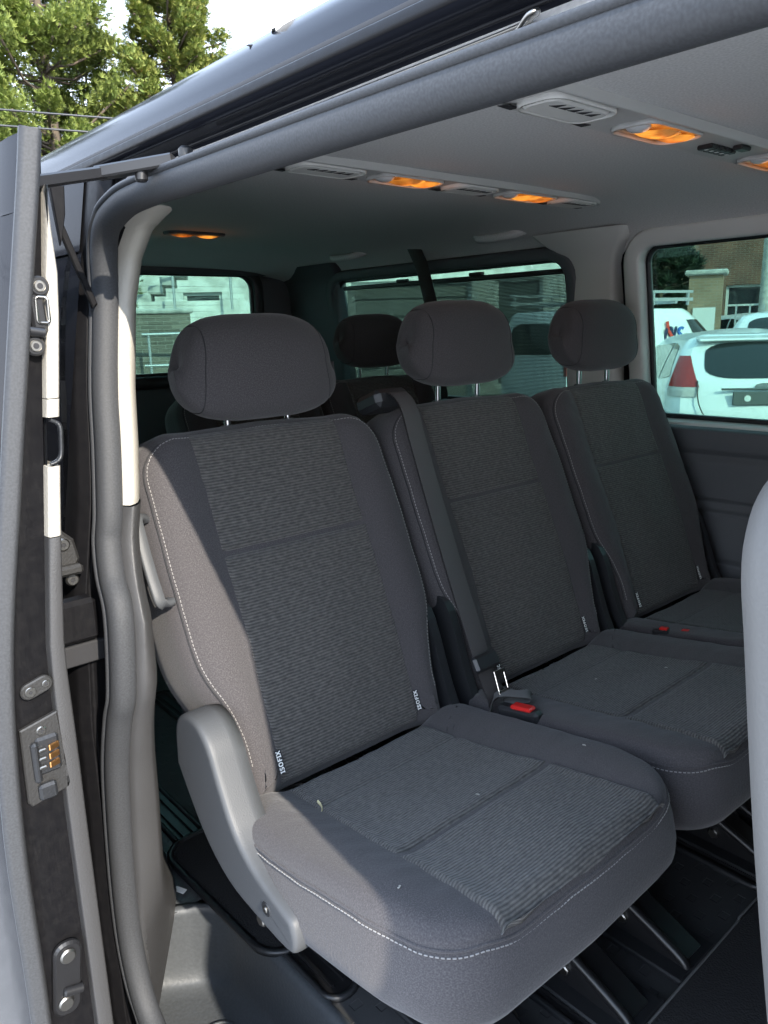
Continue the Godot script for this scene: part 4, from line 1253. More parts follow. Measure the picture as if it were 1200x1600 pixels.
func console(van: Node3D, at: Vector3, items: Array, x0: float, x1: float) -> void:
	var w := 0.105
	var mb := MB.new()
	# shallow channel plate with raised rims
	var pts := []; var uvs := []
	for j in 51:
		var x := lerpf(x0, x1, j / 50.0)
		var taper := minf(1.0, minf(x - x0, x1 - x) / 0.09)
		taper = 0.08 + 0.92 * sqrt(clampf(taper, 0.0, 1.0))
		var row := PackedVector3Array(); var tr := PackedVector2Array()
		for q in [[-0.5, 0.004], [-0.48, -0.008], [-0.44, -0.0105], [-0.40, -0.006], [0.40, -0.006], [0.44, -0.0105], [0.48, -0.008], [0.5, 0.004]]:
			row.append(at + V(x, q[1], q[0] * w * taper)); tr.append(Vector2(x, q[0] * w))
		pts.append(row); uvs.append(tr)
	mb.rows(pts, uvs, false, at + V(0.9, 1, 0))
	var c := part("ceiling_console", mb, mat.console_plastic, van, "pale ceiling strip of air vents and lit reading lamps")
	for it in items:
		var p: Vector3 = at + V(it[0], 0, 0)
		if it[1] == "lamp":
			var bz := MB.new()
			bz.sweep(frame_loop(0.165, 0.080, 0.026, p + V(0, -0.009, 0), Vector3.RIGHT, Vector3.BACK), [Vector2(-0.004, -0.0025), Vector2(0.003, -0.0025), Vector2(0.003, 0.0025), Vector2(-0.004, 0.0025)], Vector3.UP, true)
			part("lamp_bezel", bz, mat.console_plastic, c)
			bz = MB.new()
			bz.plate(rrect(0.160, 0.072, 0.025, 5), Transform3D(Basis(Vector3.RIGHT, PI / 2), p + V(0, -0.006, 0)), 0.002)
			part("lamp_dish", bz, mat.lamp_reflector, c)
			bz = MB.new()
			bz.grid(8, 8, func(a: float, b: float) -> Vector3:
				var th := a * TAU
				return p + V(-0.056, -0.008, 0) + V(cos(th) * sin(b * PI / 2) * 0.020, -0.009 * cos(b * PI / 2), sin(th) * sin(b * PI / 2) * 0.020), p + V(-0.056, 0.2, 0))
			part("reading_lens", bz, mat.lens_clear, c)
			lamp_lens(c, p + V(0.0, -0.012, 0), 0.055, 0.055)
			lamp_lens(c, p + V(0.052, -0.012, 0), 0.040, 0.050)
		elif it[1] == "buttons":
			for k in 5:
				var bu := MB.new()
				bu.box(p + V(-0.05 + 0.018 * k, -0.010, -0.006), V(0.0165, 0.008, 0.028), Basis.IDENTITY, 0.002)
				part("switch_key", bu, mat.black_plastic, c)
				bu = MB.new()
				bu.box(p + V(-0.05 + 0.018 * k, -0.0142, -0.006), V(0.006, 0.0006, 0.006))
				part("switch_mark", bu, mat.white_print, c)
			var b2 := MB.new()
			b2.box(p + V(0.012, -0.010, 0.026), V(0.034, 0.008, 0.018), Basis.IDENTITY, 0.002)
			part("switch_key", b2, mat.black_plastic, c)
		else:
			var gp := MB.new()
			var gw := 0.126 if it[1] == "vent" else 0.151
			gp.plate(rrect(gw, 0.071, 0.024, 5), Transform3D(Basis(Vector3.RIGHT, PI / 2), p + V(0, -0.0055, -0.001)), 0.002)
			part("vent_gap", gp, mat.black_plastic, c)
			var lw := 0.115 if it[1] == "vent" else 0.14
			var vn := MB.new()
			vn.plate(rrect(lw, 0.062, 0.018, 5), Transform3D(Basis(Vector3.RIGHT, PI / 2) * Basis(Vector3.UP, 0.0), p + V(0, -0.004, -0.002)), 0.0095, 0.004)
			part("vent_flap", vn, mat.light_plastic, c)
			vn = MB.new()
			vn.sweep(frame_loop(lw + 0.012, 0.076, 0.026, p + V(0, -0.008, 0), Vector3.RIGHT, Vector3.BACK), [Vector2(-0.005, -0.0025), Vector2(0.0035, -0.0025), Vector2(0.0035, 0.0025), Vector2(-0.005, 0.0025)], Vector3.UP, true)
			part("vent_rim", vn, mat.light_plastic, c)
			for k in 5:
				vn = MB.new()
				vn.plate(PackedVector2Array([Vector2(-0.009, -0.008), Vector2(0.007, -0.008), Vector2(0.007, 0.008)]), Transform3D(Basis(Vector3.RIGHT, PI / 2), p + V(-0.040 + 0.020 * k, -0.0132, 0.014)), 0.001)
				part("vent_slot", vn, mat.tag_cloth, c)
			for sg in [-1.0, 1.0]:
				vn = MB.new()
				vn.plate(PackedVector2Array([Vector2(-0.016, -0.006), Vector2(0.014, -0.009), Vector2(0.016, 0.007), Vector2(-0.006, 0.004)]), Transform3D(Basis(Vector3.RIGHT, PI / 2), p + V(sg * (lw / 2 + 0.012), -0.0105, -0.036)), 0.001)
				part("vent_slot", vn, mat.tag_cloth, c)

func step(van: Node3D) -> void:
	# moulded plastic well inside the sill: rim, coved walls and tread
	var mb := MB.new()
	var pts := []; var uvs := []
	var outer := []
	for p in rrect(0.225, 1.62, 0.07, 8, Vector2(0.195, 0.49)): outer.append(p)
	# rings: rim outside, rim top, lip, wall, cove, tread
	for q in [[0.010, 0.566], [0.006, 0.5755], [-0.004, 0.5765], [-0.012, 0.573], [-0.016, 0.562], [-0.019, 0.50], [-0.023, 0.455], [-0.032, 0.431], [-0.05, 0.421], [-0.075, 0.4195]]:
		var row := PackedVector3Array(); var tr := PackedVector2Array()
		var w: float = 0.225 + q[0] * 2; var l: float = 1.62 + q[0] * 2
		for p in rrect(w, l, clampf(0.075 + q[0], 0.02, 0.2), 8, Vector2(0.195, 0.49)):
			# the rear end slopes up towards the pillar
			row.append(V(p.x, q[1], p.y + (0.55 * (p.x - 0.23) * smoothstep(0.3, -0.2, p.y)))); tr.append(Vector2(p.x, p.y - q[1]))
		pts.append(row); uvs.append(tr)
	var row2 := PackedVector3Array(); var tr2 := PackedVector2Array()
	for k in pts[0].size():
		row2.append(V(0.195, 0.4195, clampf(pts[9][k].z, -0.2, 1.2))); tr2.append(Vector2(0.195, row2[k].z))
	pts.append(row2); uvs.append(tr2)
	mb.rows(pts, uvs, true, V(0.2, -1, 0.5))
	var st := part("entry_step", mb, mat.step_plastic, van, "moulded grey plastic entry step well")
	var ln := MB.new()
	ln.sweep(frame_loop(0.10, 1.30, 0.035, V(0.19, 0.4212, 0.47), Vector3.RIGHT, Vector3.BACK), [Vector2(-0.002, -0.0025), Vector2(0.0018, -0.0025), Vector2(0.0018, 0.0025), Vector2(-0.002, 0.0025)], Vector3.UP, true)
	part("tread_border", ln, mat.step_plastic, st)
	# rim shelf behind the well, below the pillar trim
	var sh := MB.new()
	sh.grid(8, 8, func(a: float, b: float) -> Vector3: return V(lerpf(0.06, 0.31, a), 0.572, lerpf(-0.75, -0.312, b)), V(0.2, 0, -0.5))
	part("step_shelf", sh, mat.step_plastic, van)
	var ed := MB.new()
	ed.box(V(0.307, 0.500, 0.49), V(0.006, 0.13, 1.7))
	part("floor_edge", ed, mat.black_plastic, van)

# ---------------------------------------------------------------- the sliding door, run back along the side
const OUT := -0.15
const DZ := 0.045       # its leading edge

func door_thick(y: float) -> float: return table(y, [0.45, 1.1, 1.53, 1.80, 1.86], [0.075, 0.070, 0.045, 0.026, 0.02])
func dx(y: float) -> float: return skin(y) + OUT

func sliding_door(van: Node3D) -> void:
	var mb := MB.new()
	# outer skin: below the glass, above it and the posts at both ends
	for q in [[0.36, 1.295, DZ, -1.14], [1.775, 1.853, DZ, -1.14]]:
		mb.grid(24, 16, func(a: float, b: float) -> Vector3:
			var y := lerpf(q[0], q[1], b)
			return V(dx(y) - 0.006 * sin(PI * clampf(a * 9.0, 0.0, 0.5)) + 0.006, y, lerpf(q[2], q[3], a)), V(1, 1, -0.5))
	for q in [[DZ, -0.085], [-1.05, -1.14]]:
		mb.grid(6, 10, func(a: float, b: float) -> Vector3:
			var y := lerpf(1.295, 1.775, b)
			var e := 1.0 if q[0] < 0 else clampf(a * 2.0, 0.0, 1.0)
			return V(dx(y) + 0.006 - 0.006 * e, y, lerpf(q[0], q[1], a)), V(1, 1, -0.5))
	var door := part("sliding_door", mb, mat.black_paint, van, "open black sliding door seen along its leading edge")
	# leading edge: dusty painted steel
	mb = MB.new()
	mb.grid(8, 60, func(a: float, b: float) -> Vector3:
		var y := lerpf(0.36, 1.853, b)
		var groove := 0.005 * smoothstep(0.12, 0.2, a) - 0.004 * smoothstep(0.8, 0.95, a)
		return V(dx(y) + 0.004 + a * (door_thick(y) - 0.006), y, DZ + 0.004 - groove - 0.01 * pow(a, 4.0)), V(0, 1, -2))
	part("door_edge", mb, mat.dusty_paint, door, "dusty black leading edge of the sliding door")
	# inner skin
	mb = MB.new()
	mb.grid(4, 20, func(a: float, b: float) -> Vector3:
		var y := lerpf(0.36, 1.853, b)
		return V(dx(y) + door_thick(y), y, lerpf(DZ - 0.01, -1.14, a)), V(-2, 1, -0.5))
	part("inner_skin", mb, mat.black_paint, door)
	# ribbed rubber seal along the leading edge and the top
	var path := []
	for y in [0.34, 0.6, 0.9, 1.1, 1.3, 1.5, 1.7, 1.80]: path.append(V(dx(y) + 0.007, y, DZ + 0.008))
	path.append(V(dx(1.845) + 0.007, 1.850, DZ + 0.008))
	mb = MB.new()
	mb.sweep(smooth(path, 5), [Vector2(-0.010, -0.008), Vector2(-0.004, -0.010), Vector2(0.001, -0.0085), Vector2(0.006, -0.010), Vector2(0.0095, -0.006), Vector2(0.0105, 0.004), Vector2(0.007, 0.009), Vector2(0.002, 0.0075), Vector2(-0.003, 0.0095), Vector2(-0.009, 0.007), Vector2(-0.0115, 0.0)], V(1, 0, 0.3))
	part("edge_seal", mb, mat.seal_rubber, door, "grey ribbed rubber seal on the door's leading edge")
	# inner trim: cream above, grey below, with a black pull recess in between
	for q in [[1.585, 1.80, 0], [1.565, 1.584, 0], [1.435, 1.512, 0], [0.42, 1.434, 1]]:
		mb = MB.new()
		pts_trim(mb, q[0], q[1])
		part("door_trim", mb, mat.cream_trim if q[2] == 0 else mat.pillar_plastic, door)
	mb = MB.new()
	mb.grid(1, 4, func(a: float, b: float) -> Vector3:
		var y := lerpf(1.512, 1.565, b)
		return V(dx(y) + door_thick(y) + 0.001, y, lerpf(DZ - 0.004, -0.3, a)), V(-2, 1.5, 0))
	mb.sweep(smooth([V(dx(1.56) + door_thick(1.56) + 0.002, 1.562, DZ + 0.004), V(dx(1.55) + door_thick(1.55) + 0.012, 1.556, DZ + 0.004), V(dx(1.53) + door_thick(1.53) + 0.014, 1.54, DZ + 0.004), V(dx(1.52) + door_thick(1.52) + 0.012, 1.52, DZ + 0.004), V(dx(1.515) + door_thick(1.515) + 0.002, 1.514, DZ + 0.004)], 4), [Vector2(-0.003, -0.002), Vector2(0.003, -0.002), Vector2(0.003, 0.002), Vector2(-0.003, 0.002)], Vector3.BACK)
	part("pull_recess", mb, mat.black_plastic, door)
	# a swelling of the lower trim where its pocket is
	mb = MB.new()
	mb.grid(10, 16, func(a: float, b: float) -> Vector3:
		var y := lerpf(1.10, 1.30, b)
		var k := sin(PI * b) * sin(PI * a)
		return V(dx(y) + door_thick(y) + 0.015 + 0.018 * k, y, lerpf(DZ - 0.002, -0.14, a)), V(-2, 1.2, 0))
	part("trim_pocket", mb, mat.pillar_plastic, door)
	# window
	var lean := (V(skin(1.76), 1.76, 0) - V(skin(1.31), 1.31, 0)).normalized()
	var inn := lean.cross(Vector3.BACK).normalized()
	if inn.x < 0: inn = -inn
	var wn := MB.new()
	wn.plate(rrect(0.97, 0.49, 0.05, 6), Transform3D(Basis(Vector3.BACK, lean, inn), V(dx(1.535) - 0.001, 1.535, -0.565)), 0.004)
	part("door_glass", wn, mat.dark_glass, door)
	wn = MB.new()
	wn.sweep(frame_loop(0.955, 0.475, 0.05, V(dx(1.535) - 0.002, 1.535, -0.565), Vector3.BACK, lean), [Vector2(-0.004, -0.006), Vector2(0.003, -0.006), Vector2(0.003, 0.006), Vector2(-0.004, 0.006)], inn, true)
	part("glass_frame", wn, mat.black_plastic, door)
	# upper lock: two bushes joined by a bracket
	var f := func(y: float, u: float) -> Vector3: return V(dx(y) + u, y, DZ + 0.004)
	var uk := MB.new()
	for y in [1.700, 1.640]:
		uk = MB.new()
		uk.cyl(f.call(y, 0.0235), f.call(y, 0.0235) + V(0, 0, 0.006), 0.0105, 22, 0.002)
		part("bush", uk, mat.black_metal, door)
		uk = MB.new()
		uk.cyl(f.call(y, 0.0235) + V(0, 0, 0.006), f.call(y, 0.0235) + V(0, 0, 0.0075), 0.006, 20, 0.001)
		part("bush_sleeve", uk, mat.bare_metal, door)
		uk = MB.new()
		uk.cyl(f.call(y, 0.0235) + V(0, 0, 0.0076), f.call(y, 0.0235) + V(0, 0, 0.0082), 0.003, 12)
		part("bush_hole", uk, mat.tag_cloth, door)
	uk = MB.new()
	uk.box(f.call(1.672, 0.0245) + V(0, 0, 0.003), V(0.016, 0.04, 0.007), Basis(Vector3.BACK, 0.05), 0.003)
	uk.cyl(f.call(1.655, 0.014) + V(0, 0, 0.006), f.call(1.653, 0.033) + V(0, 0, 0.006), 0.0055, 12, 0.002)
	part("upper_lock", uk, mat.black_metal, door)
	uk = MB.new()
	uk.sweep(frame_loop(0.012, 0.026, 0.003, f.call(1.676, 0.0275) + V(0, 0, 0.0075), Vector3.RIGHT, Vector3.UP, 3), [Vector2(-0.0012, -0.0012), Vector2(0.0012, -0.0012), Vector2(0.0012, 0.0012), Vector2(-0.0012, 0.0012)], Vector3.BACK, true)
	part("lock_loop", uk, mat.bare_metal, door)
	# oval bolt plate and the contact block with three copper pads
	uk = MB.new()
	uk.plate(rrect(0.036, 0.019, 0.0094, 6), Transform3D(Basis(Vector3.BACK, 0.28), f.call(1.268, 0.040)), 0.005, 0.0015)
	var bp := part("bolt_plate", uk, mat.dark_plastic, door)
	for q in [-0.008, 0.010]:
		var c: Vector3 = f.call(1.268, 0.040) + Basis(Vector3.BACK, 0.28) * V(q, 0, 0.005)
		uk = MB.new()
		uk.cyl(c, c + V(0, 0, 0.002), 0.006 if q < 0 else 0.0042, 18, 0.0006)
		part("bolt", uk, mat.bare_metal, door)
		uk = MB.new()
		uk.cyl(c + V(0, 0, 0.0021), c + V(0, 0, 0.0026), 0.002, 6)
		part("bolt_socket", uk, mat.tag_cloth, door)
	uk = MB.new()
	uk.plate(PackedVector2Array([Vector2(-0.022, -0.052), Vector2(-0.018, -0.058), Vector2(0.024, -0.050), Vector2(0.027, -0.044), Vector2(0.022, 0.048), Vector2(-0.020, 0.038)]), Transform3D(Basis.IDENTITY, f.call(1.185, 0.042) - V(0, 0, 0.002)), 0.006, 0.0015)
	var cp := part("contact_plate", uk, mat.dark_plastic, door, "grey contact plate with three copper pads")
	for q in [[-0.008, 0.020, 0.008, 0.05], [0.0, -0.018, 0.02, 0.02]]:
		uk = MB.new()
		uk.box(f.call(1.185 - 0.004, 0.042 + q[0]) + V(0, q[1] - 0.02, 0.007), V(q[2], q[3], 0.010), Basis.IDENTITY, 0.003)
		part("contact_housing", uk, mat.black_plastic, door)
	for k in 3:
		uk = MB.new()
		uk.box(f.call(1.196 - k * 0.0105, 0.053) + V(0, 0, 0.010), V(0.013, 0.0075, 0.003), Basis(Vector3.UP, 0.3), 0.001)
		part("copper_contact", uk, mat.copper, door)
		uk = MB.new()
		uk.box(f.call(1.196 - k * 0.0105, 0.040) + V(0, 0, 0.011), V(0.008, 0.0035, 0.004), Basis.IDENTITY, 0.001)
		part("contact_spring", uk, mat.bare_metal, door)
	uk = MB.new()
	uk.box(f.call(1.186, 0.048) + V(0, 0, 0.004), V(0.026, 0.046, 0.008), Basis.IDENTITY, 0.003)
	part("contact_block", uk, mat.black_plastic, door)
	for y in [1.216, 1.146]:
		uk = MB.new()
		uk.cyl(f.call(y, 0.042) + V(0, 0, 0.003), f.call(y, 0.042) + V(0, 0, 0.0055), 0.0055, 18, 0.001)
		part("screw", uk, mat.bare_metal, door)
		uk = MB.new()
		uk.box(f.call(y, 0.042) + V(0, 0, 0.0058), V(0.006, 0.0014, 0.0006)); uk.box(f.call(y, 0.042) + V(0, 0, 0.0062), V(0.0014, 0.006, 0.0006))
		part("screw_slot", uk, mat.tag_cloth, door)
	# lower lock
	uk = MB.new()
	uk.plate(PackedVector2Array(rrect(0.034, 0.10, 0.015, 5)), Transform3D(Basis(Vector3.BACK, -0.12), f.call(0.885, 0.042) - V(0, 0, 0.001)), 0.007, 0.003)
	part("lower_lock", uk, mat.black_metal, door)
	for q in [[0.918, 0.045], [0.855, 0.036]]:
		uk = MB.new()
		uk.cyl(f.call(q[0], q[1]) + V(0, 0, 0.005), f.call(q[0], q[1]) + V(0, 0, 0.010), 0.0095, 20, 0.002)
		part("bush", uk, mat.bare_metal, door)
	uk = MB.new()
	uk.cyl(f.call(0.872, 0.034) + V(0, 0, 0.008), f.call(0.866, 0.058) + V(0, 0, 0.008), 0.006, 12, 0.002)
	part("lock_pin", uk, mat.black_metal, door)
	# upper arm with its roller in the header
	var a0 := V(dx(1.80) + 0.012, 1.802, DZ - 0.006); var a1 := V(0.085, 1.822, 0.022); var a2 := V(0.146, 1.833, 0.072)
	var arm: MeshInstance3D = null
	for q in [[a0, a1], [a1, a2]]:
		uk = MB.new()
		var ax: Vector3 = ((q[1] as Vector3) - (q[0] as Vector3)).normalized()
		var sd := Vector3.UP.cross(ax).normalized()
		uk.box(((q[0] as Vector3) + (q[1] as Vector3)) / 2, V(0.020, 0.013, (q[0] as Vector3).distance_to(q[1]) + 0.008), Basis(sd, ax.cross(sd), ax), 0.002)
		arm = part("upper_arm", uk, mat.black_metal, door, "black upper guide arm of the sliding door")
	uk = MB.new()
	uk.cyl(V(0.156, 1.830, 0.088), V(0.156, 1.846, 0.088), 0.008, 18, 0.003)
	part("guide_roller", uk, mat.black_plastic, door)
	uk = MB.new()
	uk.cyl(V(0.12, 1.812, 0.05), V(0.12, 1.828, 0.05), 0.007, 12, 0.002)
	part("arm_bolt", uk, mat.black_metal, door)

func pts_trim(mb: MB, y0: float, y1: float) -> void:
	var n := maxi(3, int((y1 - y0) / 0.04))
	var pts := []; var uvs := []
	for j in n + 1:
		var y := lerpf(y0, y1, float(j) / n)
		var b := dx(y) + door_thick(y) - 0.003
		var top := 1.0 - 0.8 * pow(smoothstep(1.66, 1.80, y), 2.0)
		var t := lerpf(0.022, 0.016, smoothstep(1.1, 1.5, y)) * top
		var row := PackedVector3Array(); var tr := PackedVector2Array()
		for q in [V(0, 0, DZ - 0.03), V(0.001, 0, DZ + 0.004), V(0.003, 0, DZ + 0.008), V(t - 0.004, 0, DZ + 0.008), V(t - 0.001, 0, DZ + 0.004), V(t, 0, DZ - 0.005), V(t, 0, DZ - 0.4), V(t, 0, -1.0)]:
			row.append(V(b + q.x, y, q.z)); tr.append(Vector2(q.x + q.z, y))
		pts.append(row); uvs.append(tr)
	mb.rows(pts, uvs, false, V(dx(y0), (y0 + y1) / 2, -0.3))
	for e in [0, n]:
		var r: PackedVector3Array = pts[e]
		mb.quad(r[1], r[3], r[5], r[0])

# ---------------------------------------------------------------- things in the van that lie loose, and the front seat
func build_loose() -> void:
	# black carpet mat with a bound edge, under the door side seat
	var m := thing("floor_mat", "black carpet mat with a bound rubber edge under the seat nearest the door", "mat", V(0.47, 0.5735, -0.29))
	var line := rrect(0.375, 0.40, 0.05, 7)
	var mb := MB.new()
	mb.plate(line, Transform3D(Basis(Vector3.RIGHT, Vector3.FORWARD, Vector3.UP), V(0, 0.0, 0)), 0.007, 0.001)
	part("carpet", mb, mat.carpet, m)
	mb = MB.new()
	var loop := []
	for p in rrect(0.385, 0.41, 0.055, 7): loop.append(V(p.x, 0.006, p.y))
	mb.sweep(loop, [Vector2(-0.005, -0.006), Vector2(0.004, -0.007), Vector2(0.0055, 0.0), Vector2(0.004, 0.007), Vector2(-0.005, 0.006)], Vector3.UP, true)
	part("binding", mb, mat.black_plastic, m)
	m.rotation.y = 0.03
	# second mat, in front of the row
	var f := thing("front_mat", "black carpet mat with a thin grey edge on the floor before the seats", "mat", V(0.95, 0.5735, 0.415), 0.0)
	mb = MB.new()
	mb.plate(PackedVector2Array([Vector2(-0.52, -0.012), Vector2(0.55, 0.0), Vector2(0.55, -0.44), Vector2(-0.50, -0.44)]), Transform3D(Basis(Vector3.RIGHT, Vector3.FORWARD, Vector3.UP), V(0, 0, 0)), 0.008, 0.001)
	part("carpet", mb, mat.carpet, f)
	mb = MB.new()
	mb.tube(smooth([V(-0.52, 0.008, 0.012), V(-0.25, 0.009, 0.008), V(0.0, 0.008, 0.005), V(0.03, 0.010, 0.003), V(0.25, 0.008, 0.004), V(0.55, 0.008, 0.0)], 6), 0.0022, 6, Vector3.UP)
	part("frayed_edge", mb, mat.belt_grey, f)
	# front passenger seat, its back cut by the picture's edge
	var s := thing("front_row_seat", "pale grey upholstered front seat back beside the open doorway", "seat", V(0.462, 0, 0.934))
	var out := resample(mirrored([Vector2(0, -0.12), Vector2(0.2, -0.12)] + arc(Vector2(0.2, -0.08), 0.04, -90, 0) + smooth([Vector2(0.243, 0.1), Vector2(0.25, 0.3), Vector2(0.246, 0.46)], 4) + arc(Vector2(0.156, 0.49), 0.09, 0, 86) + [Vector2(0, 0.59)]), 0.013)
	var bk := Transform3D(Basis(Vector3.RIGHT, deg_to_rad(-8.0)), V(0, 1.0, -0.036))
	mb = MB.new()
	mb.pillow(out, func(u: float, w: float, e: float) -> float: return 0.012 * smoothstep(0.12, 0.2, absf(u)) - round_off(e, 0.04), [Vector2(0, 0.2), Vector2(0, 0.4)], [Vector2(0.003, -0.06), Vector2(0.004, -0.10), Vector2(0.0, -0.125), Vector2(-0.016, -0.142), Vector2(-0.05, -0.148)], func(u: float, w: float, h: float) -> Vector3: return bk * V(u, w, h), bk * V(0, 0.3, -0.07))
	part("backrest", mb, mat.front_seat_cloth, s)
	mb = MB.new()
	var ring := []
	for k in out.size():
		if out[k].y > 0.02: pass
	mb.tube([bk * V(-0.247, 0.47, -0.03), bk * V(-0.2475, 0.47, -0.09), bk * V(-0.246, 0.47, -0.118)], 0.0010, 5)
	part("seam", mb, mat.tag_cloth, s)
	mb = MB.new()
	mb.pillow(cush_line, cush_height, [Vector2(0, 0.16), Vector2(0, 0.29)], [Vector2(0.006, -0.05), Vector2(0.004, -0.10), Vector2(-0.03, -0.13)], func(u: float, w: float, h: float) -> Vector3: return V(u, 0.96 + h + w * 0.1, w), V(0, 0.9, 0.2))
	part("cushion", mb, mat.front_seat_cloth, s)
	mb = MB.new()
	mb.box(V(0, 0.70, 0.15), V(0.44, 0.26, 0.42), Basis.IDENTITY, 0.03)
	part("base", mb, mat.black_plastic, s)
	headrest(s, bk * V(0, 0.60, -0.07) + V(0, 0.115, 0.0), 0.28, 0.18, 0.11)
	for k in 2:
		var s2 := s.duplicate() as Node3D
		s2.name = numbered("front_row_seat"); add_child(s2)
		s2.position = V([0.956, 1.452][k], 0, 0.934)
		s2.set_meta("label", ["middle seat of the van's front row, right of the picture", "driver's seat of the van, right of the picture"][k])
	# crumbs on the step and a paper scrap
	var sc := thing("paper_scrap", "tiny pale paper scrap lying on the grey entry step", "scrap", V(0.25, 0.5745, -0.36), 0.4)
	mb = MB.new()
	mb.box(V(0, 0.0012, 0), V(0.012, 0.0012, 0.026), Basis(Vector3.BACK, 0.08), 0.0003)
	part("paper", mb, mat.white_print, sc)

# ---------------------------------------------------------------- outdoors
func outdoor_materials() -> void:
	var p := plain("asphalt", Color.WHITE, 0.95)
	p.albedo_texture = noise_tex(0.12, [[0.2, lin(0.085, 0.083, 0.08)], [0.6, lin(0.13, 0.127, 0.12)], [0.9, lin(0.2, 0.195, 0.185)]], 512, 5, 51)
	tri(p, 0.7)
	p = plain("paving", Color.WHITE, 0.9)
	p.albedo_texture = noise_tex(0.06, [[0.2, lin(0.36, 0.355, 0.34)], [0.8, lin(0.49, 0.48, 0.465)]], 256, 4, 52)
	tri(p, 0.8)
	p = plain("white_paint", lin(0.74, 0.75, 0.76), 0.35)
	p.clearcoat_enabled = true; p.clearcoat = 0.8; p.clearcoat_roughness = 0.06
	plain("car_glass", lin(0.02, 0.024, 0.026), 0.05)
	plain("tail_red", lin(0.30, 0.03, 0.03), 0.2)
	plain("tail_clear", lin(0.45, 0.42, 0.40), 0.2)
	plain("plate_dark", lin(0.10, 0.11, 0.11), 0.5)
	plain("logo_navy", lin(0.03, 0.04, 0.10), 0.5)
	plain("logo_blue", lin(0.04, 0.16, 0.5), 0.5)
	plain("logo_red", lin(0.55, 0.04, 0.02), 0.5)
	# brick courses too far away to be told apart
	for q in [["red_brick", lin(0.23, 0.11, 0.07), lin(0.13, 0.065, 0.045)], ["grey_brick", lin(0.20, 0.18, 0.15), lin(0.11, 0.10, 0.085)], ["tan_brick", lin(0.36, 0.25, 0.17), lin(0.25, 0.17, 0.11)]]:
		var im := Image.create(256, 256, false, Image.FORMAT_RGB8)
		var hm := Image.create(256, 256, false, Image.FORMAT_RGB8)
		var nz := FastNoiseLite.new(); nz.seed = 60; nz.frequency = 0.9
		for y in 256:
			for x in 256:
				var row := y / 16
				var bx := posmod(x + (32 if row % 2 == 1 else 0), 256) / 64
				var fx := posmod(x + (32 if row % 2 == 1 else 0), 64)
				var t := 0.5 + 0.5 * sin(bx * 12.9 + row * 78.2) * cos(row * 3.1 + bx * 7.7)
				var joint := (y % 16) < 2 or fx < 3
				var c: Color = (q[1] as Color).lerp(q[2], t)
				if joint: c = lin(0.3, 0.28, 0.25)
				im.set_pixel(x, y, c.darkened(0.12 * absf(nz.get_noise_2d(x, y))))
				hm.set_pixel(x, y, Color.BLACK if joint else Color.WHITE)
		p = plain(q[0], Color.WHITE, 0.9)
		p.albedo_texture = ImageTexture.create_from_image(im)
		tri(p, 0.95); bump(p, ImageTexture.create_from_image(hm), 0.6)
	p = plain("render_white", Color.WHITE, 0.9)
	p.albedo_texture = noise_tex(0.02, [[0.25, lin(0.50, 0.49, 0.46)], [0.7, lin(0.70, 0.69, 0.66)]], 256, 5, 53)
	tri(p, 0.35)
	p = plain("concrete", Color.WHITE, 0.9)
	p.albedo_texture = noise_tex(0.04, [[0.25, lin(0.30, 0.30, 0.28)], [0.7, lin(0.46, 0.45, 0.42)]], 256, 5, 54)
	tri(p, 0.5)
	plain("garage_tan", lin(0.34, 0.33, 0.30), 0.5)
	plain("window_dark", lin(0.03, 0.035, 0.04), 0.06)
	plain("frame_white", lin(0.66, 0.66, 0.64), 0.5)
	plain("roof_tile", lin(0.10, 0.06, 0.05), 0.8)
	plain("galvanised", lin(0.42, 0.43, 0.44), 0.4, 0.6)
	plain("bark", lin(0.09, 0.07, 0.05), 0.95)
	for q in [["leaf_green", lin(0.175, 0.215, 0.045)], ["leaf_yellow", lin(0.215, 0.232, 0.050)], ["leaf_deep", lin(0.045, 0.085, 0.022)], ["leaf_dark", lin(0.028, 0.052, 0.026)]]:
		p = plain(q[0], q[1], 0.7)
		p.backlight_enabled = true; p.backlight = Color(0.5, 0.58, 0.2) if q[0] != "leaf_dark" else Color(0.1, 0.14, 0.06)
		p.vertex_color_use_as_albedo = true

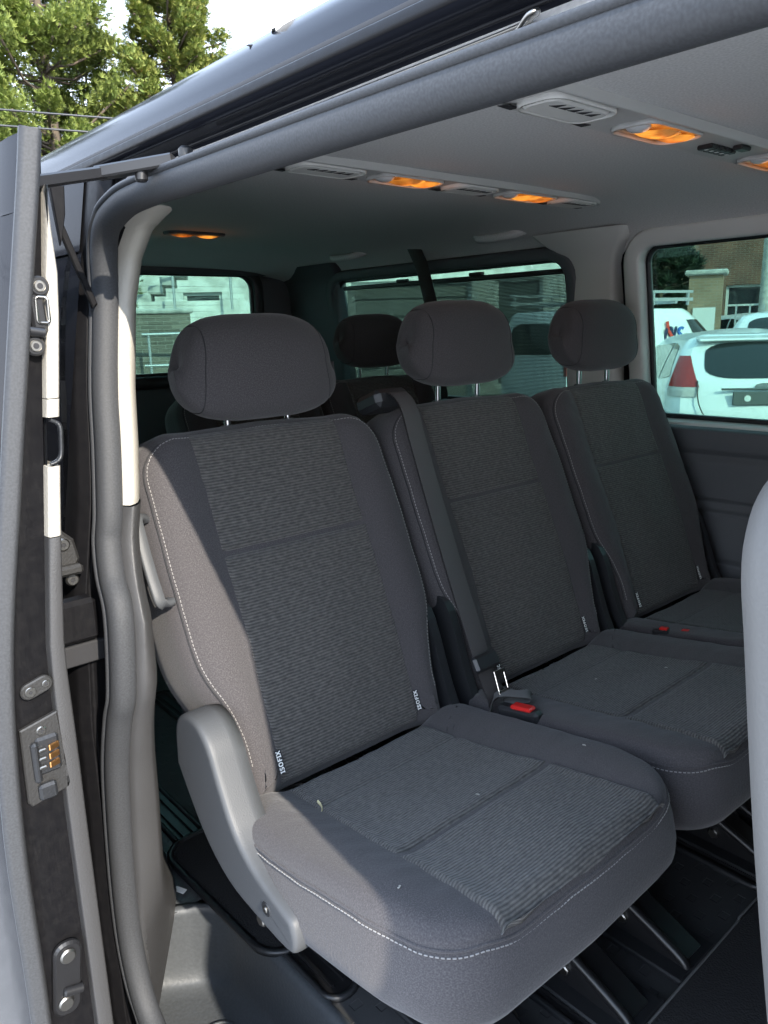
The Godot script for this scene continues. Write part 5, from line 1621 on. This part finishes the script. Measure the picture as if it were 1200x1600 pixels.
func spray_crown(called: String, parent: Node3D, m: Material, n: int, shape: Callable, size: float, seed_: int, tint: Array) -> void:
	# leaf sprays: each a small bent fan of three blades, joined into one crown
	var r := RandomNumberGenerator.new(); r.seed = seed_
	var vs := PackedVector3Array(); var ns := PackedVector3Array(); var cs := PackedColorArray(); var ix := PackedInt32Array()
	for k in n:
		var pd: Array = shape.call(r)
		var p: Vector3 = pd[0]; var d: Vector3 = pd[1]
		var s := size * r.randf_range(0.55, 1.35)
		var c: Color = (tint[0] as Color).lerp(tint[1], r.randf())
		if r.randf() < 0.012: c = tint[2]
		d = (d + V(r.randf_range(-0.7, 0.7), r.randf_range(-0.5, 0.7), r.randf_range(-0.7, 0.7))).normalized()
		var sd := d.cross(V(r.randf_range(-1, 1), 1, r.randf_range(-1, 1))).normalized()
		for q in 5:
			var a := (q - 2.0) * 0.52
			var dir := (d * cos(a) + sd * sin(a)).normalized()
			var nn := d.cross(sd).normalized()
			var w := dir.cross(nn) * s * 0.085
			var b := vs.size()
			var l := s * (1.0 - 0.25 * absf(a))
			vs.append(p); vs.append(p + dir * l * 0.55 + w + nn * s * 0.05); vs.append(p + dir * l - nn * s * 0.06); vs.append(p + dir * l * 0.5 - w + nn * s * 0.05)
			var fn := (vs[b + 2] - vs[b]).cross(vs[b + 1] - vs[b]).normalized()
			for e in 4: ns.append(fn); cs.append(c)
			for e in [0, 1, 2, 0, 2, 3]: ix.append(b + e)
	var arr := []; arr.resize(Mesh.ARRAY_MAX)
	arr[Mesh.ARRAY_VERTEX] = vs; arr[Mesh.ARRAY_NORMAL] = ns; arr[Mesh.ARRAY_COLOR] = cs; arr[Mesh.ARRAY_INDEX] = ix
	var am := ArrayMesh.new(); am.add_surface_from_arrays(Mesh.PRIMITIVE_TRIANGLES, arr)
	var o := MeshInstance3D.new()
	o.name = called; o.mesh = am; o.material_override = m
	parent.add_child(o, true)

func conifer(label: String, at: Vector3, h: float, w: float, n: int, seed_: int, m: Material, tint: Array, size := 0.13, group := "tall conifers behind the van") -> Node3D:
	var t := thing("conifer_tree", label, "tree", at, 0.0, group)
	var r := RandomNumberGenerator.new(); r.seed = seed_ * 7 + 1
	var tr := MB.new()
	tr.cyl(V(0, -0.2, 0), V(0.1, h * 0.5, 0.05), w * 0.09, 10, 0.0, w * 0.055)
	tr.cyl(V(0.1, h * 0.5, 0.05), V(0.1, h * 0.95, 0), w * 0.055, 8, 0.0, 0.02)
	# limbs, each carrying a lobe of sprays
	var limbs := []
	var count := 190
	for k in count:
		var f := pow(r.randf(), 0.85)
		var y := lerpf(h * 0.10, h * 0.99, f)
		var reach := w * (0.30 + 0.85 * pow(1.0 - f, 0.8)) * r.randf_range(0.65, 1.08)
		if f < 0.15: reach *= 0.8 + f
		var a := r.randf() * TAU
		var tip := V(cos(a) * reach, y + reach * r.randf_range(0.15, 0.5), sin(a) * reach)
		tr.tube([V(0.08, y, 0.03), V(cos(a) * reach * 0.5, y + reach * 0.05, sin(a) * reach * 0.5), tip * 0.98 + V(0, 0.0, 0)], 0.025 + 0.02 * (1.0 - f), 5)
		limbs.append([V(0.08, y, 0.03), tip, 0.19 * w * r.randf_range(0.5, 1.15) * (0.5 + 0.6 * (1.0 - f))])
	part("trunk", tr, mat.bark, t)
	spray_crown("crown", t, m, n, func(q: RandomNumberGenerator) -> Array:
		var l: Array = limbs[q.randi() % limbs.size()]
		var s := pow(q.randf(), 0.5)
		var c: Vector3 = (l[0] as Vector3).lerp(l[1], lerpf(0.35, 1.0, s))
		var d := V(q.randfn(), q.randfn(), q.randfn()).normalized()
		var rad: float = l[2] * pow(q.randf(), 0.45)
		var out: Vector3 = ((l[1] as Vector3) - (l[0] as Vector3)).normalized()
		return [c + d * rad * V(1, 0.9, 1), (d * 0.7 + out * 1.1 + V(0, 0.5, 0)).normalized()], size, seed_, tint)
	return t

func house(called: String, label: String, at: Vector3, turn: float, w: float, h: float, d: float, wall: Material, rows: Array, group := "") -> Node3D:
	# a block with recessed windows on its front (local -z side), roof slab and parapet
	var t := thing(called, label, "house", at, turn, group)
	# the front wall is built round its openings
	var mb := MB.new()
	mb.box(V(0, h / 2, d / 2 + 0.15), V(w, h, d - 0.3))
	var xs := [-w / 2, w / 2]; var ys := [0.0, h]
	for r in rows:
		xs += [r[0] - r[2] / 2, r[0] + r[2] / 2]; ys += [r[1] - r[3] / 2, r[1] + r[3] / 2]
	xs.sort(); ys.sort()
	for i in xs.size() - 1:
		for j in ys.size() - 1:
			var cx: float = (xs[i] + xs[i + 1]) / 2; var cy: float = (ys[j] + ys[j + 1]) / 2
			if xs[i + 1] - xs[i] < 0.001 or ys[j + 1] - ys[j] < 0.001: continue
			var open := false
			for r in rows:
				if absf(cx - r[0]) < r[2] / 2 and absf(cy - r[1]) < r[3] / 2: open = true
			if not open: mb.box(V(cx, cy, 0.148), V(xs[i + 1] - xs[i], ys[j + 1] - ys[j], 0.30))
	part("wall", mb, wall, t)
	for r in rows:
		var kind: String = r[4]
		var f := MB.new()
		for q in [[-r[2] / 2 + 0.04, 0, 0.08, r[3]], [r[2] / 2 - 0.04, 0, 0.08, r[3]]]: f.box(V(r[0] + q[0], r[1] + q[1], 0.16), V(q[2], q[3], 0.08))
		for q in [[0, -r[3] / 2 + 0.04], [0, r[3] / 2 - 0.04]]: f.box(V(r[0], r[1] + q[1], 0.16), V(r[2] - 0.162, 0.08, 0.08))
		if kind == "window":
			f.box(V(r[0], r[1] + r[3] * 0.12, 0.16), V(r[2] - 0.162, 0.06, 0.06))
			var wn := part("window", f, mat.frame_white, t)
			f = MB.new()
			f.box(V(r[0], r[1], 0.19), V(r[2] - 0.1, r[3] - 0.1, 0.02))
			part("pane", f, mat.window_dark, wn)
			f = MB.new()
			f.box(V(r[0], r[1] - r[3] / 2 - 0.05, -0.01), V(r[2] + 0.16, 0.08, 0.16))
			part("sill", f, mat.concrete, wn)
		elif kind == "door":
			var wn := part("door", f, mat.frame_white, t)
			f = MB.new()
			f.box(V(r[0], r[1], 0.19), V(r[2] - 0.1, r[3] - 0.1, 0.03))
			part("leaf", f, mat.plate_dark, wn)
		else:
			var wn := part("garage_door", f, mat.frame_white, t)
			var np := 7
			for k in np:
				f = MB.new()
				f.box(V(r[0], r[1] - r[3] / 2 + (k + 0.5) * r[3] / np, 0.2), V(r[2] - 0.15, r[3] / np - 0.03, 0.04), Basis.IDENTITY, 0.012)
				part("panel", f, mat.garage_tan if kind == "garage" else mat.frame_white, wn)
	mb = MB.new()
	mb.box(V(0, h + 0.1, d / 2), V(w + 0.3, 0.2, d + 0.4), Basis.IDENTITY, 0.03)
	part("roof", mb, mat.roof_tile, t)
	return t

func vehicle(called: String, label: String, category: String, at: Vector3, turn: float, k: Dictionary) -> Node3D:
	# body lofted from side-view curves: rear(y), nose(y), half width(y); windows and lamps follow the same surface
	var t := thing(called, label, category, at, turn, k.get("group", ""))
	var ys: Array = k.ys
	var rear := func(y: float) -> float: return table(y, ys, k.rear)
	var nose := func(y: float) -> float: return table(y, ys, k.nose)
	var wide := func(y: float) -> float: return table(y, ys, k.wide)
	var H: float = ys[ys.size() - 1]
	var side := func(s: float, y: float, sg: float, off := 0.0) -> Vector3:
		var e := 0.12 * pow(maxf(0.0, 1.0 - s / 0.07), 2.2) + 0.22 * pow(maxf(0.0, (s - 0.86) / 0.14), 2.0)
		return V(sg * (wide.call(y) * (1.0 - e) + off), y, lerpf(rear.call(y), nose.call(y), s))
	var back := func(u: float, y: float, off := 0.0) -> Vector3:
		var w: float = wide.call(y) * 0.88
		return V(u * w, y, rear.call(y) - 0.09 * (1.0 - u * u) - off)
	var body := MB.new()
	var sm := func(y: float) -> float: return y
	for sg in [-1.0, 1.0]:
		body.grid(40, 30, func(a: float, b: float) -> Vector3: return side.call(a, lerpf(ys[0], H, b), sg), V(0, H / 2, 2.0))
	body.grid(20, 30, func(a: float, b: float) -> Vector3: return back.call(a * 2 - 1, lerpf(ys[0], H, b)), V(0, H / 2, 2.0))
	body.grid(20, 30, func(a: float, b: float) -> Vector3:
		var y := lerpf(ys[0], H, b)
		return V((a * 2 - 1) * wide.call(y) * 0.78, y, nose.call(y) + 0.10 * (1.0 - pow(a * 2 - 1, 2.0))), V(0, H / 2, 1.0))
	body.grid(12, 30, func(a: float, b: float) -> Vector3:
		var p: Vector3 = side.call(b, H, 1.0)
		var u := a * 2 - 1
		return V(p.x * u, H + 0.05 * (1.0 - u * u) * sin(PI * clampf(b * 1.05 + 0.02, 0.0, 1.0)), p.z), V(0, 0, 2.0))
	var bd := part("body", body, mat.white_paint, t)
	for w in k.get("side_windows", []):
		for sg in [-1.0, 1.0]:
			var m := MB.new()
			m.grid(10, 6, func(a: float, b: float) -> Vector3:
				var lo: Vector2 = (w[0] as Vector2).lerp(w[1], a); var hi: Vector2 = (w[3] as Vector2).lerp(w[2], a)
				var q := lo.lerp(hi, b)
				return side.call(q.x, q.y, sg, 0.006), V(0, 1, 2))
			part("side_window", m, mat.car_glass, t)
	for w in k.get("rear_windows", []):
		var m := MB.new()
		m.grid(16, 8, func(a: float, b: float) -> Vector3:
			var rb := 1.0 - 0.10 * pow(absf(b * 2 - 1), 6.0)
			var ra := 1.0 - 0.22 * pow(absf(a * 2 - 1), 6.0)
			var aa := 0.5 + (a - 0.5) * rb; var ba := 0.5 + (b - 0.5) * ra
			var lo: Vector2 = (w[0] as Vector2).lerp(w[1], aa); var hi: Vector2 = (w[3] as Vector2).lerp(w[2], aa)
			var q := lo.lerp(hi, ba)
			return back.call(q.x, q.y, 0.008), V(0, 1, 2))
		part("rear_window", m, mat.car_glass, t)
	for w in k.get("tail", []):
		for sg in [-1.0, 1.0]:
			var m := MB.new()
			m.grid(8, 8, func(a: float, b: float) -> Vector3:
				var y: float = lerpf(w[0], w[1], b)
				var x0: float = lerpf(w[2], w[3], b)
				var u := lerpf(x0, w[5], a)
				if u <= 1.0: return back.call(sg * u, y, 0.014)
				return side.call((u - 1.0) * 0.35, y, sg, 0.014), V(0, 1, 2))
			part("tail_light", m, mat[w[4]], t)
	for q in k.get("wheels", []):
		for sg in [-1.0, 1.0]: wheel(t, V(sg * (wide.call(0.5) - 0.08), 0.31, q), 0.31, 0.2)
	return t

func build_outdoors() -> void:
	var g := MB.new()
	g.grid(8, 8, func(a: float, b: float) -> Vector3: return V(lerpf(-150, 150, a), 0, lerpf(-150, 150, b)), V(0, -5, 0))
	structure("ground", g, mat.asphalt)
	g = MB.new()
	g.box(V(19.0, 0.06, -6.0), V(3.0, 0.12, 60.0), Basis(Vector3.UP, 0.45), 0.02)
	structure("pavement", g, mat.paving)
	g = MB.new()
	g.box(V(-3.45, 0.06, 0), V(6.6, 0.12, 60), Basis.IDENTITY, 0.02)
	structure("kerbside_pavement", g, mat.paving)
	# --- white hatchback seen through the far side window
	var hb := {"ys": [0.22, 0.30, 0.52, 0.76, 0.96, 1.06, 1.20, 1.34, 1.42, 1.455, 1.475], "rear": [0.05, 0.0, -0.02, 0.0, 0.06, 0.11, 0.22, 0.35, 0.45, 0.53, 0.64], "nose": [3.78, 3.86, 3.9, 3.82, 3.55, 3.1, 2.75, 2.35, 2.1, 1.95, 1.8], "wide": [0.76, 0.82, 0.85, 0.86, 0.85, 0.82, 0.76, 0.69, 0.63, 0.575, 0.46],
		"side_windows": [[Vector2(0.07, 1.08), Vector2(0.24, 1.02), Vector2(0.30, 1.39), Vector2(0.15, 1.36)], [Vector2(0.26, 1.02), Vector2(0.72, 1.0), Vector2(0.86, 1.33), Vector2(0.33, 1.39)]],
		"rear_windows": [[Vector2(-0.74, 1.07), Vector2(0.74, 1.07), Vector2(0.84, 1.40), Vector2(-0.84, 1.40)]],
		"tail": [[0.90, 0.99, 0.80, 0.79, "tail_clear", 1.12], [0.992, 1.28, 0.79, 1.0, "tail_red", 1.12]], "wheels": [0.62, 3.1], "group": "white cars parked beyond the van"}
	var car := vehicle("hatchback_car", "white hatchback parked with its rear and red tail light towards the far window", "car", V(7.3, 0, -2.3), deg_to_rad(128.0), hb)
	var m := MB.new()
	m.box(V(0.0, 0.89, -0.085), V(0.60, 0.13, 0.02), Basis.IDENTITY, 0.006)
	var np := part("number_plate", m, mat.plate_dark, car)
	m = MB.new()
	m.cyl(V(0.17, 0.89, -0.096), V(0.17, 0.89, -0.100), 0.03, 16)
	part("plate_disc", m, mat.white_print, np)
	m = MB.new()
	m.grid(16, 4, func(a: float, b: float) -> Vector3: return V(lerpf(-0.10, 0.10, a) , 0.995 + (b - 0.5) * 0.07 * sqrt(maxf(0.0, 1.0 - pow(a * 2 - 1, 2.0))), -0.03), V(0, 0.9, 1))
	part("badge", m, mat.chrome, car)
	m = MB.new()
	m.tube(smooth([V(0.60, 1.05, 0.05), V(0.60, 0.86, -0.045), V(0.52, 0.70, -0.095), V(0.36, 0.665, -0.105), V(0.0, 0.66, -0.112), V(-0.36, 0.665, -0.105), V(-0.52, 0.70, -0.095), V(-0.60, 0.86, -0.045), V(-0.60, 1.05, 0.05)], 5), 0.006, 6)
	part("hatch_gap", m, mat.black_plastic, car)
	m = MB.new()
	m.box(V(0.0, 0.975, -0.055), V(0.8, 0.02, 0.03), Basis.IDENTITY, 0.006)
	part("plate_recess", m, mat.plate_dark, car)
	m = MB.new()
	m.box(V(0, 1.435, 0.40), V(1.12, 0.03, 0.2), Basis(Vector3.RIGHT, -0.12), 0.012)
	part("roof_spoiler", m, mat.white_paint, car)
	m = MB.new()
	m.tube([V(0.02, 1.08, 0.06), V(-0.33, 1.11, 0.10)], 0.012, 6)
	part("wiper", m, mat.black_plastic, car)
	# --- the lettered delivery van
	var vb := {"ys": [0.3, 0.4, 0.7, 1.0, 1.2, 1.4, 1.6, 1.75, 1.80], "rear": [0.0, -0.02, -0.02, 0.0, 0.01, 0.03, 0.06, 0.10, 0.16], "nose": [4.2, 4.25, 4.25, 3.95, 3.5, 3.25, 3.0, 2.8, 2.7], "wide": [0.82, 0.86, 0.88, 0.88, 0.86, 0.83, 0.79, 0.74, 0.70],
		"side_windows": [[Vector2(0.78, 1.18), Vector2(0.97, 1.16), Vector2(0.99, 1.62), Vector2(0.84, 1.62)]], "rear_windows": [[Vector2(-0.75, 1.15), Vector2(0.75, 1.15), Vector2(0.75, 1.62), Vector2(-0.75, 1.62)]],
		"tail": [[0.85, 1.35, 0.93, 0.93, "tail_red", 1.04]], "wheels": [0.75, 3.4]}
	# it stands side-on, nose to the right of the window: local +z points that way
	var jv := vehicle("delivery_van", "white delivery van lettered JNS with a roof rack, side-on behind the hatchback", "van", V(9.52, 0, -6.81), deg_to_rad(79.0), vb)
	var sd := -1.0
	var put := func(y: float, z: float) -> Transform3D:
		return Transform3D(Basis(Vector3.BACK, Vector3(-0.18, 1, 0).normalized() * -1.0 * -1.0, Vector3.LEFT).orthonormalized(), V(-(table(y, vb.ys, vb.wide)) - 0.012, y, z))
	lettering("J", 0.30, mat.logo_navy, jv, put.call(1.38, 1.98), "Droid Sans")
	lettering("N", 0.27, mat.logo_navy, jv, put.call(1.42, 2.14), "Droid Sans")
	lettering("S", 0.30, mat.logo_blue, jv, put.call(1.40, 2.32), "Droid Sans")
	m = MB.new()
	m.sweep(smooth([V(-0.83, 1.60, 2.02), V(-0.85, 1.45, 2.05), V(-0.875, 1.32, 2.15), V(-0.885, 1.25, 2.29), V(-0.88, 1.27, 2.40)], 6), [Vector2(-0.03, -0.004), Vector2(0.03, -0.004), Vector2(0.03, 0.004), Vector2(-0.03, 0.004)], V(0, 0.3, 1))
	part("logo_swoosh", m, mat.logo_red, jv)
	m = MB.new()
	for z in [0.5, 1.4, 2.3]: m.box(V(0, 1.90, z), V(1.5, 0.05, 0.05))
	for x in [-0.72, 0.72]:
		m.box(V(x, 1.94, 1.4), V(0.05, 0.05, 2.6))
		m.box(V(x, 2.06, 1.4), V(0.04, 0.04, 2.6))
		for z in [0.2, 1.0, 1.8, 2.6]: m.box(V(x, 1.96, z), V(0.035, 0.22, 0.035))
	part("roof_rack", m, mat.galvanised, jv)
	for q in [[0.62, 0.06, 1.0], [1.70, 0.03, 0.95]]:
		m = MB.new()
		m.box(V(-0.885, q[2], q[0]), V(0.01, 0.10 if q[1] > 0.05 else 0.05, 0.14 if q[1] > 0.05 else 0.5))
		part("side_marking", m, mat.plate_dark, jv)
	# --- more cars behind
	var c2 := {}
	for e in hb: c2[e] = hb[e]
	c2["tail"] = [[0.86, 1.12, 0.80, 0.97, "tail_red", 1.10]]
	vehicle("estate_car", "white car with a wide dark rear window beyond the hatchback's roof", "car", V(12.6, 0.22, -4.35), deg_to_rad(112.0), c2)
	vehicle("distant_car", "small white car parked before the tan brick house", "car", V(19.2, 0.2, -7.1), deg_to_rad(150.0), hb)
	# --- houses across the street
	var away := func(x: float, z: float) -> float: return atan2(x + 0.28, z - 0.91)
	house("brick_house", "cream terraced house at the left of the far side window", V(24.0, 0, -14.6), 2.1, 6.0, 8.0, 8.0, mat.tan_brick, [[-1.6, 1.6, 1.0, 2.2, "door"], [0.4, 1.9, 0.9, 1.6, "window"], [2.1, 1.9, 0.9, 1.6, "window"], [0.4, 5.0, 0.9, 1.6, "window"], [2.1, 5.0, 0.9, 1.6, "window"]], "houses across the street")
	house("brick_house", "dark red brick house behind the clipped conifer", V(26.0, 0, -10.5), 1.94, 5.6, 8.4, 8.0, mat.red_brick, [[-1.5, 1.2, 1.0, 2.2, "door"], [0.6, 1.8, 1.1, 1.7, "window"], [0.6, 5.1, 1.1, 1.5, "window"], [-1.5, 5.1, 1.1, 1.5, "window"]], "houses across the street")
	var hb3 := house("brick_house", "tan brick house with white balcony rails at the right of the far window", V(26.6, 0, -4.9), 1.94, 5.4, 8.8, 8.0, mat.tan_brick, [[-1.3, 1.8, 1.2, 1.8, "window"], [1.2, 1.3, 1.0, 2.3, "door"], [-1.3, 5.2, 1.2, 1.8, "window"], [1.2, 5.2, 1.2, 1.8, "window"]], "houses across the street")
	m = MB.new()
	m.box(V(0, 3.55, -0.4), V(3.6, 0.14, 0.8))
	var bal := part("balcony", m, mat.concrete, hb3)
	for k in 13:
		m = MB.new()
		m.box(V(-1.7 + k * 0.283, 4.05, -0.76), V(0.05, 0.86, 0.04))
		part("baluster", m, mat.frame_white, bal)
	m = MB.new()
	m.box(V(0, 4.50, -0.76), V(3.6, 0.06, 0.06))
	part("rail", m, mat.frame_white, bal)
	# garden gate pillar with a white panel
	var gp := thing("gate_pillar", "brick gate pillar with a white panel between house and cars", "pillar", V(18.3, 0.12, -8.55), 2.0)
	m = MB.new(); m.box(V(0, 1.25, 0), V(0.75, 2.5, 0.6)); part("shaft", m, mat.tan_brick, gp)
	m = MB.new(); m.box(V(0, 2.56, 0), V(0.95, 0.12, 0.8), Basis.IDENTITY, 0.03); part("cap", m, mat.concrete, gp)
	m = MB.new(); m.box(V(0.0, 1.1, -0.32), V(0.5, 1.3, 0.03)); part("panel", m, mat.frame_white, gp)
	var gw := thing("garden_wall", "low brick garden wall with pale railings across the street", "wall", V(19.4, 0.12, -6.2), 1.94)
	m = MB.new(); m.box(V(0, 0.6, 0), V(4.2, 1.2, 0.25)); part("wall", m, mat.red_brick, gw)
	for k in 14:
		m = MB.new(); m.box(V(-2.0 + k * 0.3, 1.5, 0), V(0.04, 0.6, 0.04)); part("rail_post", m, mat.galvanised, gw)
	conifer("clipped dark conifer standing before the houses across the street", V(19.6, 0, -10.6), 5.2, 1.25, 3800, 205, mat.leaf_dark, [Color(0.8, 0.9, 0.9), Color(1.2, 1.2, 1.0), Color(1.0, 1.0, 0.8)], 0.26, "")
	# --- behind: stepped retaining walls, stair and railings seen through the rear window
	var rw := thing("retaining_wall", "weathered grey brick retaining wall below the stair, through the rear window", "wall", V(4.0, 0, -12.3), -0.30)
	m = MB.new(); m.box(V(0, 0.98, -0.3), V(4.6, 1.96, 0.6)); part("wall", m, mat.grey_brick, rw)
	m = MB.new(); m.box(V(0, 2.0, -0.3), V(4.7, 0.08, 0.7), Basis.IDENTITY, 0.02); part("coping", m, mat.concrete, rw)
	var sw := thing("stair_wall", "pale painted stepped wall carrying the stair, through the rear window", "wall", V(7.0, 0, -12.3), -0.5)
	m = MB.new(); m.box(V(0.0, 1.1, -0.6), V(2.6, 2.2, 1.2)); part("wall", m, mat.render_white, sw)
	m = MB.new(); m.box(V(1.75, 1.6, -0.5), V(0.9, 3.2, 1.4)); part("pier", m, mat.concrete, sw)
	m = MB.new(); m.box(V(-0.2, 0.7, 0.35), V(1.5, 1.4, 0.6)); part("lower_wall", m, mat.render_white, sw)
	for k in 6:
		m = MB.new(); m.box(V(-1.2 + 0.22 * k, 2.26 + 0.15 * k, -0.6), V(0.26, 0.15, 1.1), Basis.IDENTITY, 0.01)
		part("stair_tread", m, mat.concrete, sw)
	house("white_building", "white rendered building beside the stair, through the rear window", V(11.0, 0, -17.5), away.call(11.0, -17.5), 8.0, 4.2, 6.0, mat.render_white, [[-2.0, 2.0, 1.0, 1.3, "window"], [1.2, 2.0, 1.0, 1.3, "window"]])
	var rl := thing("stair_railing", "galvanised tube railing running up the outdoor stair", "railing", V(5.6, 2.04, -12.3), -0.38)
	for q in [[V(-2.4, 0.62, 0), V(-0.5, 0.62, 0), V(0.6, 1.25, 0), V(1.6, 1.3, 0)], [V(-2.4, 0.3, 0), V(-0.5, 0.3, 0), V(0.6, 0.92, 0), V(1.6, 0.97, 0)]]:
		m = MB.new(); m.tube(smooth(q, 4), 0.028, 8); part("rail", m, mat.galvanised, rl)
	for x in [-2.4, -1.4, -0.5, 0.6, 1.6]:
		m = MB.new(); m.cyl(V(x, -0.02, 0), V(x, 0.62 if x < 0 else 1.28, 0), 0.024, 8); part("rail_post", m, mat.galvanised, rl)
	var r2 := thing("lower_railing", "short looped tube railing at the foot of the white wall", "railing", V(6.0, 0, -11.0), -0.42)
	m = MB.new(); m.tube(smooth([V(-0.9, 1.62, 0), V(0.3, 1.62, 0), V(0.42, 1.56, 0), V(0.42, 1.2, 0), V(0.3, 1.12, 0), V(-0.9, 1.12, 0)], 4), 0.026, 8); part("rail", m, mat.galvanised, r2)
	for x in [-0.8, 0.25]:
		m = MB.new(); m.cyl(V(x, 0.0, 0), V(x, 1.62, 0), 0.024, 8); part("rail_post", m, mat.galvanised, r2)
	# --- garages and a house seen through the rear side window
	house("garage_row", "pale garage building with a tan sectional door, behind the blind", V(10.6, 0, -11.6), away.call(10.6, -11.6), 3.9, 3.2, 5.0, mat.render_white, [[-0.6, 1.3, 2.5, 2.5, "garage"], [1.4, 1.15, 0.8, 2.1, "door"]])
	house("side_building", "white boarded building with a shutter and dark doorway, behind the blind", V(14.4, 0, -10.6), away.call(14.4, -10.6), 4.0, 5.2, 5.0, mat.render_white, [[-1.2, 1.5, 1.3, 2.8, "shutter"], [0.4, 1.4, 1.1, 2.5, "door"], [1.4, 3.6, 0.7, 1.2, "window"], [-1.2, 4.0, 0.9, 1.2, "window"]])
	# --- tall conifers above the van's roof
	var tint := [Color(0.75, 0.85, 0.8), Color(1.35, 1.25, 1.0), Color(2.4, 0.9, 0.9)]
	conifer("broad bright green conifer rising at the upper left above the open door", V(7.7, 0, -21.6), 13.2, 3.1, 80000, 301, mat.leaf_green, tint)
	conifer("yellowish green conifer beside the broad one, above the van's roof edge", V(11.0, 0, -20.9), 11.6, 2.7, 62000, 302, mat.leaf_yellow, [Color(0.55, 0.75, 0.7), Color(1.1, 1.05, 1.0), Color(1.6, 0.6, 0.6)])
	conifer("dark green conifer at the picture's left edge, partly behind the broad one", V(4.4, 0, -23.4), 12.6, 2.6, 28000, 303, mat.leaf_green, tint)
	conifer("low bushy conifer filling the gap between the two tall ones", V(9.5, 0, -23.4), 10.0, 2.5, 30000, 304, mat.leaf_green, tint)
	conifer("small bushy conifer at the right end of the row, by the van's roof", V(12.7, 0, -21.6), 7.0, 1.7, 18000, 305, mat.leaf_green, tint)
	# --- overhead wires
	for k in 2:
		var wthing := thing("overhead_wire", ["upper overhead wire crossing before the conifers", "lower overhead wire crossing before the conifers"][k], "wire", Vector3.ZERO, 0.0, "overhead wires")
		m = MB.new()
		var y: float = [5.22, 4.98][k]
		var pp := []
		for q in 25:
			var s := lerpf(-16.0, 16.0, q / 24.0)
			pp.append(V(4.7 + s * 0.94, y + 0.0016 * (s - 2.0) * (s - 2.0) - 0.01 * s, -13.2 + s * 0.34))
		m.tube(pp, 0.016, 6)
		part("cable", m, mat.black_plastic, wthing)
	for x in [-1, 1]:
		var s: float = 16.0 * x
		var ip := thing("utility_pole", ["grey utility pole carrying the wires, left of the picture", "grey utility pole carrying the wires, hidden behind the van"][0 if x < 0 else 1], "pole", V(4.7 + s * 0.94, 0, -13.2 + s * 0.34))
		m = MB.new(); m.cyl(V(0, -0.1, 0), V(0, 6.4, 0), 0.14, 12, 0.0, 0.10); part("shaft", m, mat.concrete, ip)

func _ready() -> void:
	# camera
	var cam := Camera3D.new()
	cam.name = "camera"
	cam.fov = 67.29; cam.near = 0.05; cam.far = 500.0
	cam.transform = Transform3D(Basis(V(0.75398, -0.02758, 0.65632), V(0.1744, 0.97167, -0.15951), V(-0.63332, 0.23473, 0.73743)).orthonormalized(), V(-0.28, 1.65, 0.91))
	add_child(cam); cam.current = true
	# sky and exposure
	var env := Environment.new()
	env.background_mode = Environment.BG_SKY
	var sm := ProceduralSkyMaterial.new()
	sm.sky_top_color = Color(0.70, 0.79, 0.92); sm.sky_horizon_color = Color(0.94, 0.95, 0.96); sm.sky_curve = 0.22
	sm.ground_bottom_color = Color(0.3, 0.29, 0.28); sm.ground_horizon_color = Color(0.7, 0.7, 0.7)
	sm.sun_angle_max = 20.0; sm.sky_energy_multiplier = 0.9
	var sky := Sky.new(); sky.sky_material = sm
	env.sky = sky
	env.tonemap_mode = Environment.TONE_MAPPER_LINEAR
	env.tonemap_exposure = 7.6
	env.sdfgi_enabled = true; env.ssao_enabled = true; env.ssil_enabled = true
	var we := WorldEnvironment.new(); we.environment = env; add_child(we)
	# sun: from ahead of the van and a little to the door side
	var sun := DirectionalLight3D.new()
	sun.name = "sun"
	var to := V(-0.25, 1.0, 1.7).normalized()
	sun.look_at_from_position(to * 10.0, Vector3.ZERO, Vector3.UP)
	sun.light_energy = 0.5; sun.light_color = Color(1.0, 0.965, 0.91); sun.light_angular_distance = 0.5; sun.shadow_enabled = true
	add_child(sun)
	rng.seed = 11
	make_materials()
	outdoor_materials()
	build_seats()
	build_van()
	build_loose()
	build_outdoors()
